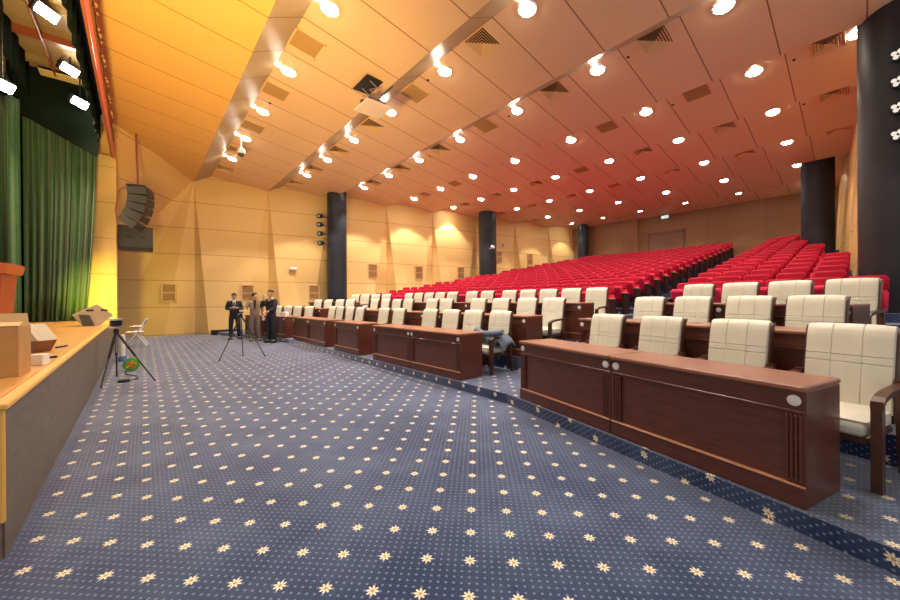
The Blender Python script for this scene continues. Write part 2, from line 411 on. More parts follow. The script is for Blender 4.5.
# rear double door
dy0, dy1 = 7.05, 8.9
zf = RZ0 + RZP*(NR-1)
mb = MB()
mb.box(XB-0.06, XB+0.02, dy0-0.12, dy0, zf, 5.62); mb.box(XB-0.06, XB+0.02, dy1, dy1+0.12, zf, 5.62); mb.box(XB-0.06, XB+0.02, dy0-0.12, dy1+0.12, 5.5, 5.62)
do = struct(mb.build('door_1', M['doorframe']))
for a, b in ((dy0, (dy0+dy1)/2-0.005), ((dy0+dy1)/2+0.005, dy1)):
    mb = MB(); mb.rbox(XB-0.03, XB+0.01, a, b, zf+0.01, 5.5, 0.008); mb.box(XB-0.035, XB-0.03, a+0.12, b-0.12, zf+0.25, 4.2); mb.box(XB-0.035, XB-0.03, a+0.12, b-0.12, 4.4, 5.35)
    lf = mb.build('door_leaf', M['door'], do)
    hy = b-0.08 if a == dy0 else a+0.08
    MB().tube([(XB-0.06, hy, zf+0.9), (XB-0.06, hy, zf+1.2)], 0.012).build('door_handle', M['metal'], lf)
# exit sign
p = atX(665, 217, XB-0.4)
t = thing('exit_sign', 'small lit exit sign hanging above the double door in the rear wall', 'exit sign', tuple(p))
MB().rbox(-0.03, 0.03, -0.21, 0.21, -0.10, 0.10, 0.01).build('sign_case', M['exitgreen'], t)
MB().box(-0.036, -0.028, -0.19, 0.19, -0.08, 0.08).build('lit_face', M['exit'], t)
MB().tube([(0, -0.1, 0.1), (0, -0.1, cz(p.x)-p.z)], 0.008).build('hanger_rod', M['darkgrey'], t)
MB().tube([(0, 0.1, 0.1), (0, 0.1, cz(p.x)-p.z)], 0.008).build('hanger_rod', M['darkgrey'], t)

# ------------------------------------------------------------------ round black pillars
def pillar(x, y, r, label, z0=0.0, z1=7.2):
    t = thing('round_pillar', label, 'pillar', (x, y, z0), group='round black pillars')
    MB().lathe([(r, 0), (r, z1-z0)], 40).build('shaft', M['pillar'], t, True)
    MB().lathe([(r+0.03, 0), (r+0.03, 0.15), (r+0.005, 0.16)], 40).build('base_ring', M['black'], t, True)
    return t
PL1 = (7.40, 17.0); pillar(*PL1, 0.46, 'black round pillar on the left wall, the nearest, with four spotlights on its side')
pillar(15.98, 14.83, 0.53, 'black pillar half way along the left wall, carrying a small white device')
pillar(24.35, 13.2, 0.36, 'black pillar in the far left corner beside the rear wall')
PR1 = (10.62, -0.60); pillar(*PR1, 0.62, 'large black pillar at the right edge of the view with lamp clusters')
pillar(19.85, 1.05, 0.47, 'black pillar on the right, behind the nearest right-hand pillar')
# four spotlights on the left pillar
for k, (px, py) in enumerate([(320, 216), (320, 224.5), (320.5, 233.5), (321, 243)]):
    p = atY(px, py, 16.75)
    t = thing('pillar_spotlight', 'black spotlight on the left pillar, %s of four from the top' % ORD[k+1], 'spotlight', tuple(p), group='spotlights on the left pillar')
    aim = (Vector((-1.0, -0.8, -0.25))).to_track_quat('Z', 'Y').to_matrix().to_4x4()
    MB().lathe([(0.07, -0.20), (0.11, -0.12), (0.115, 0.13), (0.10, 0.13)], 16, aim).build('housing', M['black'], t, True)
    MB().lathe([(0.001, 0.131), (0.065, 0.131), (0.065, 0.137), (0.001, 0.14)], 16, aim).build('lens', M['metal'], t)
    MB().tube([(0.02, 0, -0.02), (PL1[0]-p.x-0.44, PL1[1]-p.y-0.1, 0.0)], 0.025).build('bracket', M['black'], t)
# LED clusters on the right pillar
for k, py in enumerate([55, 82, 108, 135]):
    p = atX(898, py, 9.92)
    t = thing('lamp_cluster', 'round lamp head with white LEDs on the right pillar, %s of four from the top' % ORD[k+1], 'lamp', tuple(p), group='lamp clusters on the right pillar')
    d = (CAM - p); d.z *= 0.3; aim = d.to_track_quat('Z', 'Y').to_matrix().to_4x4()
    MB().lathe([(0.06, -0.18), (0.10, -0.08), (0.105, 0.06), (0.095, 0.06)], 20, aim).build('housing', M['black'], t, True)
    for j in range(4):
        a = PI/4 + j*PI/2 + 0.3
        MB().lathe([(0.001, 0.055), (0.034, 0.055), (0.034, 0.07), (0.001, 0.073)], 12, aim @ T(0.05*math.cos(a), 0.05*math.sin(a), 0)).build('led_lens', M['led'], t)
    MB().tube([(0, 0, 0), (0.16, -0.02, 0)], 0.03).build('bracket', M['black'], t)

# ------------------------------------------------------------------ ceiling lights
LX = [2.71, 5.52, 8.26, 11.2, 14.04, 17.12, 20.35, 23.35]
LY = [1.65, 4.08, 6.48, 8.9, 11.25, 13.5, 15.75]
SLOPE = math.atan(RISE/2.25)
light0 = None
LIGHT_W = 360.0
rows_ok = []
for i, X in enumerate(LX):
    cols = list(LY)
    if i == 3: cols = [0.02] + cols
    cols = [y for y in cols if y < WL(X)-0.45 and y > WR(X)+0.3]
    for j, Y in enumerate(cols):
        z = cz(X)
        lab = 'round ceiling downlight, %s row of lights from the stage, %s from the right' % (ORD[i+1], ORD[j+1])
        if light0 is None:
            light0 = thing('ceiling_downlight', lab, 'ceiling light', (X, Y, z), group='downlights in the ceiling', rot=(0, SLOPE, 0))
            MB().lathe([(0.15, 0.0), (0.18, 0.0), (0.18, -0.03), (0.15, -0.035)], 24).build('trim_ring', M['white'], light0, True)
            MB().lathe([(0.001, 0.0), (0.15, 0.0), (0.13, -0.05), (0.001, -0.06)], 24).build('lens', M['lens'], light0, True)
            MB().lathe([(0.001, 0.0), (0.06, 0.0), (0.05, -0.03), (0.001, -0.035)], 16, T(-0.26, -0.03, 0)).build('side_lens', M['lens2'], light0, True)
            o = light0
        else:
            o = copy_tree(light0); o.location = (X, Y, z); o['label'] = lab
        ld = bpy.data.lights.new('downlight_lamp', 'SPOT'); ld.energy = LIGHT_W*(1.0, 1.0, 0.95, 0.85, 0.72, 0.6, 0.5, 0.42)[i]*(1.7 if Y > 12.5 and X > 4 else 1.0); ld.color = (1.0, 0.91, 0.77); ld.spot_size = math.radians(88); ld.spot_blend = 0.3; ld.shadow_soft_size = 0.10
        lo = bpy.data.objects.new('downlight_lamp', ld); COL.objects.link(lo); lo.location = (X, Y, z-0.10)

# air diffusers and return grilles
VENTS_D = [(233.6, 150.6), (222.4, 170), (338, 152), (312, 170), (293, 184), (478, 46), (656, 41), (553.6, 93), (829, 47), (838, 94), (370.6, 127), (438.6, 151), (401, 169.4), (372, 183.6), (423, 195.4), (466, 205), (497.6, 195.4), (532, 205), (503, 212.6), (531, 220), (537, 182), (647, 150), (673.6, 169.6), (713, 197.4), (571.4, 195.4), (622, 214), (586, 220.6), (834, 130), (747, 152), (730, 125), (772, 186)]
VENTS_G = [(306, 48), (275.6, 94), (252, 130), (412, 96), (698, 96), (485.6, 127), (455, 184.4), (607, 129), (583, 170), (615, 185)]
def snapX(x): return min(LX, key=lambda a: abs(a-x))
VY = [0.43, 2.83, 5.25, 7.72, 10.0, 12.5, 14.85, 17.2]
def place_vents(px, first, name, kindword, cat, group):
    cells = set()
    for q in px:
        p = atz(*q, 6.85); cells.add((snapX(p.x), min(VY, key=lambda a: abs(a-p.y))))
    proto = None
    for X, Y in sorted(cells):
        if Y > WL(X)-0.5: Y = WL(X)-0.55
        i = LX.index(X)+1; k = sorted([c[1] for c in cells if c[0] == X]).index(min([c[1] for c in cells if c[0] == X], key=lambda a: abs(a-Y)))+1
        lab = '%s in the %s ceiling bay from the stage, %s from the right' % (kindword, ORD[i], ORD[k])
        if proto is None:
            proto = thing(name, lab, cat, (X, Y, cz(X)), group=group, rot=(0, SLOPE, 0)); first(proto)
        else:
            o = copy_tree(proto); o.location = (X, Y, cz(X)); o['label'] = lab
def diffuser(t):
    h = 0.3
    mb = MB()
    for s0, s1, z0, z1 in ((h, h-0.035, -0.012, -0.012),):
        for k in range(4):
            a = RZ(k*PI/2)
            mb.add([(s0, -s0, 0), (s0, s0, 0), (s0, s0, z0), (s0, -s0, z0), (s1, -s1, z1), (s1, s1, z1), (s1, s1, 0.0), (s1, -s1, 0.0)], [(0, 1, 2, 3), (3, 2, 5, 4), (4, 5, 6, 7)], a)
    mb.build('frame', M['grilleframe'], t)
    MB().box(-h+0.03, h-0.03, -h+0.03, h-0.03, -0.004, 0.0).build('recess', M['slot'], t)
    for k in range(4):      # louvres: nested slanted blades on each of the four sides
        mb = MB(); a = RZ(k*PI/2)
        for q in range(5):
            s = 0.255 - q*0.05; w = 0.038
            mb.add([(s, -s, -0.045), (s, s, -0.045), (s-w, s-w, -0.010), (s-w, -s+w, -0.010), (s+0.003, -s, -0.041), (s+0.003, s, -0.041), (s-w+0.003, s-w, -0.006), (s-w+0.003, -s+w, -0.006)],
                   [(0, 1, 2, 3), (4, 7, 6, 5), (0, 4, 5, 1), (3, 2, 6, 7)], a)
        mb.build('louvre_set', M['grilleframe'], t)
def grille(t):
    h = 0.31
    mb = MB()
    for k in range(4): mb.box(h-0.035, h, -h, h, -0.014, 0.0, RZ(k*PI/2))
    mb.build('frame', M['grilleframe'], t)
    mb = MB(); mb.box(-h+0.03, h-0.03, -h+0.03, h-0.03, -0.004, 0)
    for q in range(14): mb.box(-h+0.045+q*0.0405, -h+0.06+q*0.0405, -h+0.035, h-0.035, -0.011, -0.004)
    mb.build('mesh_panel', M['grille'], t)
place_vents(VENTS_D, diffuser, 'air_diffuser', 'square four-way air diffuser', 'air vent', 'square diffusers in the ceiling')
place_vents(VENTS_G, grille, 'return_grille', 'flat square return-air grille', 'air vent', 'return-air grilles in the ceiling')
# sprinkler heads
for k, (q, w) in enumerate([((270, 103), 'between two grilles near the stage'), ((428, 72+8), 'beside a lamp over the front floor'), ((509, 116), 'beside a lamp over the front rows'), ((628, 57), 'between a lamp and a square diffuser'), ((673, 104.6), 'beside a flat return grille'), ((794, 59.6), 'left of the nearest right-hand diffuser'), ((804, 104), 'left of the second right-hand diffuser'), ((430, 156), 'left of a diffuser over the left desks')]):
    p = atz(*q, 6.85); p = atz(*q, cz(p.x)); p = atz(*q, cz(p.x))
    t = thing('sprinkler_head', 'small dark sprinkler head in the ceiling ' + w, 'sprinkler', tuple(p), group='ceiling sprinklers')
    MB().lathe([(0.035, 0), (0.035, -0.008), (0.014, -0.01), (0.014, -0.025), (0.02, -0.028), (0.02, -0.03)], 12).build('head', M['slot'], t, True)

# projector lift
p = atz(373, 84, 6.72)
zc = cz(p.x)
t = thing('ceiling_projector', 'projector on a lowered lift under an open black ceiling hatch', 'projector', (p.x, p.y, zc))
MB().box(-0.36, 0.36, -0.36, 0.36, -0.012, 0.0).build('hatch_opening', M['black'], t)
for sy in (-1, 1):
    for sx in (-1, 1): MB().tube([(sx*0.2, sy*0.2, 0), (-sx*0.2, sy*0.2, -0.22), (sx*0.2, sy*0.2, -0.44)], 0.012, 6).build('scissor_arm', M['metal'], t)
MB().rbox(-0.24, 0.24, -0.22, 0.22, -0.50, -0.38, 0.02).build('projector_body', M['darkgrey'], t)
MB().lathe([(0.07, 0), (0.06, 0.06)], 16, T(-0.24, 0.05, -0.44) @ RY(-PI/2)).build('projector_lens', M['black'], t)
MB().rbox(-0.34, 0.34, -0.34, 0.34, -0.55, -0.51, 0.01).build('carriage_panel', M['pinkish'], t)
# dome camera on a stem
p = atz(241, 137, 6.85)
t = thing('dome_camera', 'white dome camera hanging on a short stem from the ceiling', 'camera', (p.x, p.y, cz(p.x)-0.012))
MB().tube([(0, 0, 0), (0, 0, -0.42)], 0.025).build('stem', M['white'], t)
MB().lathe([(0.03, -0.40), (0.10, -0.46), (0.12, -0.55), (0.12, -0.60)], 16).build('housing', M['white'], t, True)
MB().lathe([(0.10, -0.60), (0.09, -0.66), (0.05, -0.70), (0.005, -0.715)], 16).build('dome', M['darkgrey'], t, True)
p = atz(658, 217, 6.75); p = atX(658, 216.5, 22.9)
t = thing('smoke_detector', 'small pale detector under the ceiling left of the exit sign', 'detector', (p.x, p.y, cz(p.x)))
MB().lathe([(0.09, 0), (0.09, -0.03), (0.16, -0.10), (0.14, -0.18), (0.02, -0.2)], 16).build('housing', M['grilleframe'], t, True)

# ------------------------------------------------------------------ things on the left wall
def on_wall(px, py, out):
    h = WBVH.ray_cast(CAM, ray(px, py).normalized())
    return h[0] - ray(px, py).normalized()*out
WANG = math.atan(-0.20)
for k, (px, py, w) in enumerate([(169, 292.7, 'low at the stage end'), (247.7, 293.3, 'behind the standing men'), (314, 293, 'just left of the nearest pillar'), (372.7, 271, 'first beyond the nearest pillar'), (419, 272.7, 'second beyond the nearest pillar'), (460.7, 273, 'just before the middle pillar'), (499, 257, 'first beyond the middle pillar'), (530, 259, 'second beyond the middle pillar')]):
    p = on_wall(px, py, 0.0)
    t = thing('wall_vent', 'two-pane brown louvred vent in the left wall, ' + w, 'wall vent', tuple(p), rotz=WANG, group='louvred vents in the left wall')
    mb = MB(); W_, H_ = 0.25, 0.38
    for a in ((-W_, -W_+0.04, -H_, H_), (W_-0.04, W_, -H_, H_), (-W_, W_, -H_, -H_+0.04), (-W_, W_, H_-0.04, H_), (-W_, W_, -0.02, 0.02)):
        mb.box(a[0], a[1], -0.045, 0.06, a[2], a[3])
    mb.build('frame', M['grilleframe'], t)
    for z0 in (-H_+0.04, 0.02):
        mb = MB(); mb.box(-W_+0.04, W_-0.04, -0.015, 0.05, z0, z0+H_-0.06)
        for q in range(7): mb.box(-W_+0.04, W_-0.04, -0.03, -0.015, z0+0.01+q*0.046, z0+0.03+q*0.046)
        mb.build('louvre_panel', M['grille'], t)
p = on_wall(293, 269, 0.0)
t = thing('wall_speaker', 'small white box on the left wall left of the nearest pillar', 'wall device', tuple(p), rotz=WANG)
MB().rbox(-0.16, 0.16, -0.12, 0.03, -0.06, 0.08, 0.03).build('housing', M['white'], t); MB().lathe([(0.11, -0.06), (0.09, -0.10), (0.02, -0.12)], 16).build('dome', M['monitor'], t, True)
p = atY(493, 247, 14.12)
t = thing('pillar_camera', 'small white camera fixed to the middle left pillar', 'camera', tuple(p), rotz=0.5)
MB().rbox(-0.22, 0.16, -0.08, 0.08, -0.08, 0.08, 0.03).build('housing', M['white'], t); MB().tube([(0, 0, 0), (0.0, 0.2, -0.1)], 0.02).build('bracket', M['white'], t)
p = on_wall(502.5, 245, 0.0)
t = thing('fire_alarm', 'small red and white alarm box on the left wall past the middle pillar', 'alarm', (p.x, p.y-0.04, p.z), rotz=WANG)
MB().rbox(-0.1, 0.1, -0.06, 0.02, -0.17, 0.17, 0.02).build('housing', M['white'], t); MB().rbox(-0.06, 0.06, -0.09, -0.05, -0.06, 0.06, 0.02).build('button', M['redhead'], t)

# ------------------------------------------------------------------ desks
def desk_unit(w, lastlab, group, loc, rz):
    t = thing('conference_desk', lastlab, 'desk', loc, rz, group)
    h = 0.75; D = 0.52; y0, y1 = -w/2, w/2
    MB().rbox(-0.025, D, y0, y1, h-0.035, h, 0.008).build('desktop', M['woodtop'], t)
    mb = MB(); mb.box(0.018, 0.04, y0+0.02, y1-0.02, 0.1, h-0.03); mb.rbox(0.0, 0.03, y0+0.004, y1-0.004, 0.595, h-0.035, 0.004)
    mb.rbox(-0.006, 0.03, y0+0.004, y1-0.004, 0.575, 0.595, 0.004)
    fp = mb.build('front_panel', M['wood'], t)
    for yy in (y0+0.06, y1-0.06):
        mb = MB(); mb.box(0.006, 0.02, yy-0.045, yy+0.045, 0.15, 0.57)
        for k in range(4): mb.rbox(-0.006, 0.014, yy-0.042+k*0.022, yy-0.042+k*0.022+0.014, 0.16, 0.565, 0.003)
        mb.build('pilaster', M['wood'], fp)
    for yy in (y0, y1-0.022):
        MB().rbox(0.002, D-0.02, yy, yy+0.022, 0.0, h-0.034, 0.003).build('side_panel', M['wood'], t)
    mb = MB(); mb.rbox(-0.012, 0.03, y0+0.002, y1-0.002, 0.0, 0.125, 0.004); mb.build('plinth', M['wood'], t)
    MB().rbox(-0.018, 0.02, y0+0.002, y1-0.002, 0.125, 0.138, 0.004).build('plinth_moulding', M['woodtrim'], t)
    for yy in (y0+0.055, y1-0.055):
        MB().lathe([(0.001, 0), (0.034, 0), (0.034, 0.006), (0.03, 0.009), (0.001, 0.010)], 20, T(0.0, yy, 0.655) @ RY(-PI/2)).build('white_button', M['white'], t, True)
    return t
def put_desks(blocks, row):
    off = ROWP*row; z = TIER[row]; rowname = ['front', 'second', 'third'][row]
    n = 0
    for blk, (kind, a, b, k, where) in enumerate(blocks):
        for q in range(k):
            w = (b-a)/k - 0.006
            s = a + (b-a)*(q+0.5)/k
            if kind == 'mid': loc = (3.83+off, s, z); rz = 0
            elif kind == 'R':
                c = Vector((3.75, 2.9)) + nR*off - dR*s; loc = (c.x, c.y, z); rz = -T15
            else:
                c = Vector((3.75, 12.75)) + nL*off + dL*s; loc = (c.x, c.y, z); rz = T15
            if k == 1: side = 'single'
            elif kind == 'R': side = ['inner', 'outer'][q]
            elif kind == 'L': side = ['inner', 'outer'][q]
            else: side = ['nearer', 'farther'][q]
            lab = '%s mahogany desk of the %s, %s row from the floor' % (side, where, rowname)
            desk_unit(w, lab, 'mahogany desks', loc, rz)
put_desks([('R', -0.02, 2.78, 2, 'angled right-hand pair'), ('mid', 4.15, 6.95, 2, 'pair right of centre'), ('mid', 7.62, 9.0, 1, 'centre block'), ('mid', 9.6, 12.3, 2, 'pair left of centre'), ('L', 0.1, 2.8, 2, 'angled left-hand pair')], 0)
put_desks([('R', -0.35, 2.62, 2, 'angled right-hand pair'), ('mid', 3.92, 6.45, 2, 'pair right of centre'), ('mid', 7.0, 8.35, 1, 'centre block'), ('mid', 8.9, 11.65, 2, 'pair left of centre'), ('L', 0.1, 2.9, 2, 'angled left-hand pair')], 1)
put_desks([('R', -0.3, 2.22, 2, 'angled right-hand pair'), ('mid', 3.62, 6.5, 2, 'pair right of centre'), ('mid', 6.9, 8.2, 1, 'centre block'), ('mid', 8.5, 11.3, 2, 'pair left of centre'), ('L', 0.1, 2.9, 2, 'angled left-hand pair')], 2)

# ------------------------------------------------------------------ cream armchairs
PROF = [(0.195, 0.43), (0.205, 0.50), (0.220, 0.62), (0.236, 0.72), (0.2435, 0.772), (0.2445, 0.778), (0.2455, 0.784), (0.2515, 0.828), (0.2525, 0.834), (0.2535, 0.840), (0.260, 0.87), (0.268, 0.92), (0.279, 0.98), (0.292, 1.025), (0.312, 1.057), (0.338, 1.070), (0.362, 1.064), (0.378, 1.044), (0.380, 1.015), (0.368, 0.995)]
GZ = {5: 0.008, 8: 0.008}
YS = [-0.245, -0.24, -0.225, -0.18, -0.13, -0.090, -0.086, -0.082, -0.04, 0.0, 0.04, 0.082, 0.086, 0.090, 0.13, 0.18, 0.225, 0.24, 0.245]
def backrest_mesh():
    mb = MB(); nu, nv = len(PROF), len(YS)
    F = []; B = []
    for i, (x, z) in enumerate(PROF):
        a = PROF[max(i-1, 0)]; b = PROF[min(i+1, nu-1)]
        dx, dz = b[0]-a[0], b[1]-a[1]; L = math.hypot(dx, dz); nx, nz = -dz/L, dx/L       # outward (towards the front)
        for j, y in enumerate(YS):
            puff = 0.012*(1-(abs(y)/0.245)**4)
            g = GZ.get(i, 0.0)
            if j in (6, 12): g = max(g, 0.0065)
            if j in (0, nv-1): g += 0.02
            d = puff - g
            F.append((x + nx*d, y, z + nz*d))
            th = 0.060 if z < 1.0 and i < 14 else 0.030
            B.append((x - nx*th, y, z - nz*th))
    o = len(F)
    fs = []
    for i in range(nu-1):
        for j in range(nv-1):
            fs.append((i*nv+j, i*nv+j+1, (i+1)*nv+j+1, (i+1)*nv+j)); fs.append((o+i*nv+j, o+(i+1)*nv+j, o+(i+1)*nv+j+1, o+i*nv+j+1))
        fs.append((i*nv, (i+1)*nv, o+(i+1)*nv, o+i*nv)); fs.append((i*nv+nv-1, o+i*nv+nv-1, o+(i+1)*nv+nv-1, (i+1)*nv+nv-1))
    for j in range(nv-1):
        fs.append((j, o+j, o+j+1, j+1)); e = (nu-1)*nv; fs.append((e+j, e+j+1, o+e+j+1, o+e+j))
    mb.add(F+B, fs); return mb
def make_armchair():
    t = thing('conference_armchair', '', 'armchair')
    backrest_mesh().build('backrest', M['leather'], t, True, ang=50)
    mb = MB()
    for s in (-1, 1):
        pts = [(x+0.035, z) for x, z in PROF[:15]]
        vs = []; fs = []
        for (x, z) in pts:
            for (ddx, ddy) in ((-0.012, -0.004), (0.045, -0.004), (0.045, 0.014), (-0.012, 0.014)): vs.append((x+ddx, s*(0.246+ddy), z))
        n = len(pts)
        for i in range(n-1):
            for e in range(4): fs.append((i*4+e, i*4+(e+1) % 4, (i+1)*4+(e+1) % 4, (i+1)*4+e))
        fs += [(0, 1, 2, 3), (4*n-4, 4*n-3, 4*n-2, 4*n-1)]
        mb.add(vs, fs)
    mb.box(0.24, 0.30, -0.246, 0.246, 0.36, 0.44)
    mb.build('back_frame', M['chairwood'], t)
    def seatf(u, v):
        x = -0.29 + u*0.50; y = -0.245 + v*0.49
        e = max(abs(2*u-1)**6, abs(2*v-1)**6)
        return (x, y, 0.485 - 0.03*e)
    mb = MB(); mb.rbox(-0.29, 0.21, -0.245, 0.245, 0.345, 0.462, 0.03); mb.grid(seatf, 9, 9)
    mb.build('seat', M['leather'], t, True, ang=50)
    MB().rbox(-0.27, 0.24, -0.24, 0.24, 0.30, 0.35, 0.01).build('seat_frame', M['chairwood'], t)
    for s in (-1, 1):
        y0 = s*0.285
        pts = [(0.245, 0.67), (0.15, 0.665), (0.02, 0.66), (-0.12, 0.652), (-0.22, 0.632), (-0.275, 0.59)]
        vs = []; fs = []
        for i, (x, z) in enumerate(pts):
            th = 0.035
            for (dy, dz) in ((-0.03, 0), (0.03, 0), (0.03, -th), (-0.03, -th)): vs.append((x, y0+dy, z+dz))
        n = len(pts)
        for i in range(n-1):
            for e in range(4): fs.append((i*4+e, i*4+(e+1) % 4, (i+1)*4+(e+1) % 4, (i+1)*4+e))
        fs += [(0, 1, 2, 3), (4*n-4, 4*n-3, 4*n-2, 4*n-1)]
        MB().add(vs, fs).build('armrest', M['chairwood'], t)
        MB().prism([(-0.285, y0-0.026), (-0.225, y0-0.026), (-0.225, y0+0.026), (-0.285, y0+0.026)], 0.0, 0.605).build('leg', M['chairwood'], t)
        mb = MB(); vs = []; fs = []
        for (x, z) in ((0.31, 0.0), (0.25, 0.35), (0.245, 0.69)):
            for (ddx, ddy) in ((-0.028, -0.025), (0.028, -0.025), (0.028, 0.025), (-0.028, 0.025)): vs.append((x+ddx, s*0.28+ddy, z))
        for i in range(2):
            for e in range(4): fs.append((i*4+e, i*4+(e+1) % 4, (i+1)*4+(e+1) % 4, (i+1)*4+e))
        fs += [(0, 1, 2, 3), (8, 9, 10, 11)]
        mb.add(vs, fs).build('leg', M['chairwood'], t)
    return t
CH0 = None; LASTC = {}
def put_chair(px, row, wing, where):
    global CH0
    off = 1.26 + ROWP*row            # seat back line behind the desk face
    r = ray(px, 300); d = Vector((r.x, r.y))
    tip = 0.33
    if wing == 'mid':
        X = 3.83 + off; c = d*(X/d.x); pos = Vector((c.x-tip, c.y)); rz = 0
    else:
        n, dd, c0 = (nR, dR, Vector((3.75, 2.9))) if wing == 'R' else (nL, dL, Vector((3.75, 12.75)))
        c0 = c0 + n*off
        # d*s = c0 + dd*t
        den = d.x*dd.y - d.y*dd.x; s = (c0.x*dd.y - c0.y*dd.x)/den
        c = d*s; pos = c - n*tip; rz = -T15 if wing == 'R' else T15
    key = (row, wing); lp = LASTC.get(key)
    along = Vector((0, 1)) if wing == 'mid' else dd
    if lp is not None and abs((pos-lp).dot(along)) < 0.635:
        sg = 1 if wing != 'R' else 1
        pos = lp + along*0.635*(1 if (pos-lp).dot(along) > 0 else -1)
    LASTC[key] = pos.copy()
    lab = 'cream leather armchair, %s' % where
    if CH0 is None: CH0 = make_armchair(); o = CH0
    else: o = copy_tree(CH0)
    o.location = (pos.x, pos.y, TIER[row]); o.rotation_euler = (0, 0, rz); o['label'] = lab; o['group'] = 'cream armchairs behind the desks'
    return o
rn = ['front', 'second', 'third']
JC = None
for row, (R_, Cs, L_) in enumerate([
    ([850, 740, 662, 608], [[501, 474, 452, 431], [400, 385], [361, 351, 341, 334]], [310, 298.6, 289, 279]),
    ([816, 751, 693, 650], [[554, 527.6, 501.5, 479], [447, 433], [409, 397.6, 386.5, 375.6]], [351, 340.5, 329, 318.7]),
    ([852, 790, 741, 699], [[597, 573, 552.5, 533, 515.6], [488, 472.6], [453, 442, 431, 422, 413]], [387, 377, 366, 356])]):
    for k, px in enumerate(R_): put_chair(px, row, 'R', '%s from the right at the angled right-hand %s-row desks' % (ORD[k+1], rn[row]))
    for b, blk in enumerate(Cs):
        nm = ['right-of-centre', 'centre', 'left-of-centre'][b]
        for k, px in enumerate(blk):
            w = '%s from the right at the %s %s-row desks' % (ORD[k+1], nm, rn[row])
            if row == 0 and b == 0 and k == 0: w = 'with a jacket over its arms at the end of the front row'
            o = put_chair(px, row, 'mid', w)
            if row == 0 and b == 0 and k == 0: JC = o
    for k, px in enumerate(L_): put_chair(px, row, 'L', '%s from the right at the angled left-hand %s-row desks' % (ORD[k+1], rn[row]))

# jacket lying across the arms of the end chair
def jack(u, v):
    y = -0.33 + 0.62*u; x = -0.24 + 0.32*v
    z = 0.672 + 0.03*math.sin(u*17+v*3) + 0.025*math.sin(v*11+u*7)
    sag = 0.10*math.sin(PI*u)
    z -= sag*(0.5+0.5*v)
    if u < 0.12: z -= (0.12-u)*1.6
    if u > 0.92: z -= (u-0.92)*1.2
    if v < 0.25: z -= (0.25-v)*0.55
    return (x, y, z)
jt = thing('folded_jacket', 'blue-grey jacket draped over the arms of an end chair', 'jacket', (JC.location.x+0.12, JC.location.y-0.08, TIER[0]))
mb = MB(); mb.grid(jack, 26, 14)
o = mb.build('jacket_body', M['denim'], jt, True); sm = o.modifiers.new('thick', 'SOLIDIFY'); sm.thickness = 0.035; sm.offset = 1
mb = MB(); mb.tube([(-0.22, -0.33, 0.73), (-0.26, -0.1, 0.69), (-0.26, 0.1, 0.68), (-0.25, 0.27, 0.73), (-0.24, 0.33, 0.69), (-0.24, 0.34, 0.63)], [0.05, 0.06, 0.055, 0.055, 0.045, 0.04], 10)
mb.build('sleeve', M['denim'], jt, True)
mb = MB(); mb.rbox(-0.16, 0.05, -0.17, 0.1, 0.487, 0.60, 0.04); mb.build('jacket_lining', M['black'], jt, True)
# white cup on the left desks
c = Vector((3.75, 12.75)) + dL*0.55 + nL*0.28
t = thing('white_box', 'small white box standing on the left-hand front desk', 'box', (c.x, c.y, TIER[0]+0.75), T15)
MB().rbox(-0.07, 0.07, -0.12, 0.12, 0, 0.13, 0.01).build('carton', M['white'], t); MB().rbox(-0.072, 0.072, -0.122, 0.122, 0.10, 0.14, 0.01).build('lid', M['white'], t)

# ------------------------------------------------------------------ red theatre seats
def seat_parts(t, aisle):
    tilt = T(0.06, 0, 0.42) @ RY(math.radians(13))
    mb = MB(); mb.rbox(-0.03, 0.06, -0.232, 0.232, -0.06, 0.30, 0.025, tilt); mb.build('backrest', M['red'], t, True)
    mb = MB(); mb.rbox(-0.055, 0.07, -0.230, 0.230, 0.29, 0.545, 0.04, tilt); mb.build('headrest', M['redhead'], t, True)
    mb = MB(); mb.rbox(-0.40, 0.0, -0.225, 0.225, -0.06, 0.06, 0.03, T(0.02, 0, 0.44) @ RY(math.radians(62))); mb.build('seat_cushion', M['red'], t, True)
    def arm(y, nm, big):
        mb = MB()
        pz = [(-0.13, 0.0), (0.10, 0.0), (0.12, 0.58), (-0.17, 0.60)]
        hw = 0.03 if big else 0.022
        mb.prism([(x, z) for x, z in pz], -hw, hw, T(0, y, 0) @ RX(PI/2))
        o = mb.build(nm, M['seatwood'], t)
        mb = MB(); mb.rbox(-0.20, 0.10, y-hw-0.010, y+hw+0.010, 0.585, 0.615, 0.010); mb.build('arm_cap', M['armwood'], o)
    arm(0.262, 'armrest', False)
    if aisle: arm(-0.265, 'end_panel', True)
def new_seat(aisle):
    t = thing('theatre_seat', '', 'theatre seat'); seat_parts(t, aisle); return t
SEATS = []
for i in range(NR):
    x0 = RX0 + RP*i
    j = 0; Y = 4.60 + 0.004*i
    n = 0
    while Y < 18.35 - 0.235*row_x(i, Y):
        SEATS.append((row_x(i, Y), Y, RZ0+RZP*i, 'M', i, n)); n += 1; Y += 0.56
    cnt, stp = (6, 0.53) if i == 0 else (5, 0.55) if i < 6 else (4, 0.54) if i < 10 else (3, 0.53) if i < 14 else (2, 0.53)
    for n in range(cnt):
        Y = 2.60 - stp*n; SEATS.append((row_x(i, Y), Y, RZ0+RZP*i, 'R', i, n))
PILL = [(15.98, 14.83, 0.53), (24.35, 13.2, 0.36), (19.85, 1.05, 0.47), (10.62, -0.6, 0.62)]
SEATS = [q for q in SEATS if all(math.hypot(q[0]-a, q[1]-b) > c_ + 0.36 for a, b, c_ in PILL)]
SEATS.sort(key=lambda s: (s[0]**2 + s[1]**2)*(0.5 if s[3] == 'M' and s[5] == 0 else 1.0))
PA = PB = None
rest = MB()
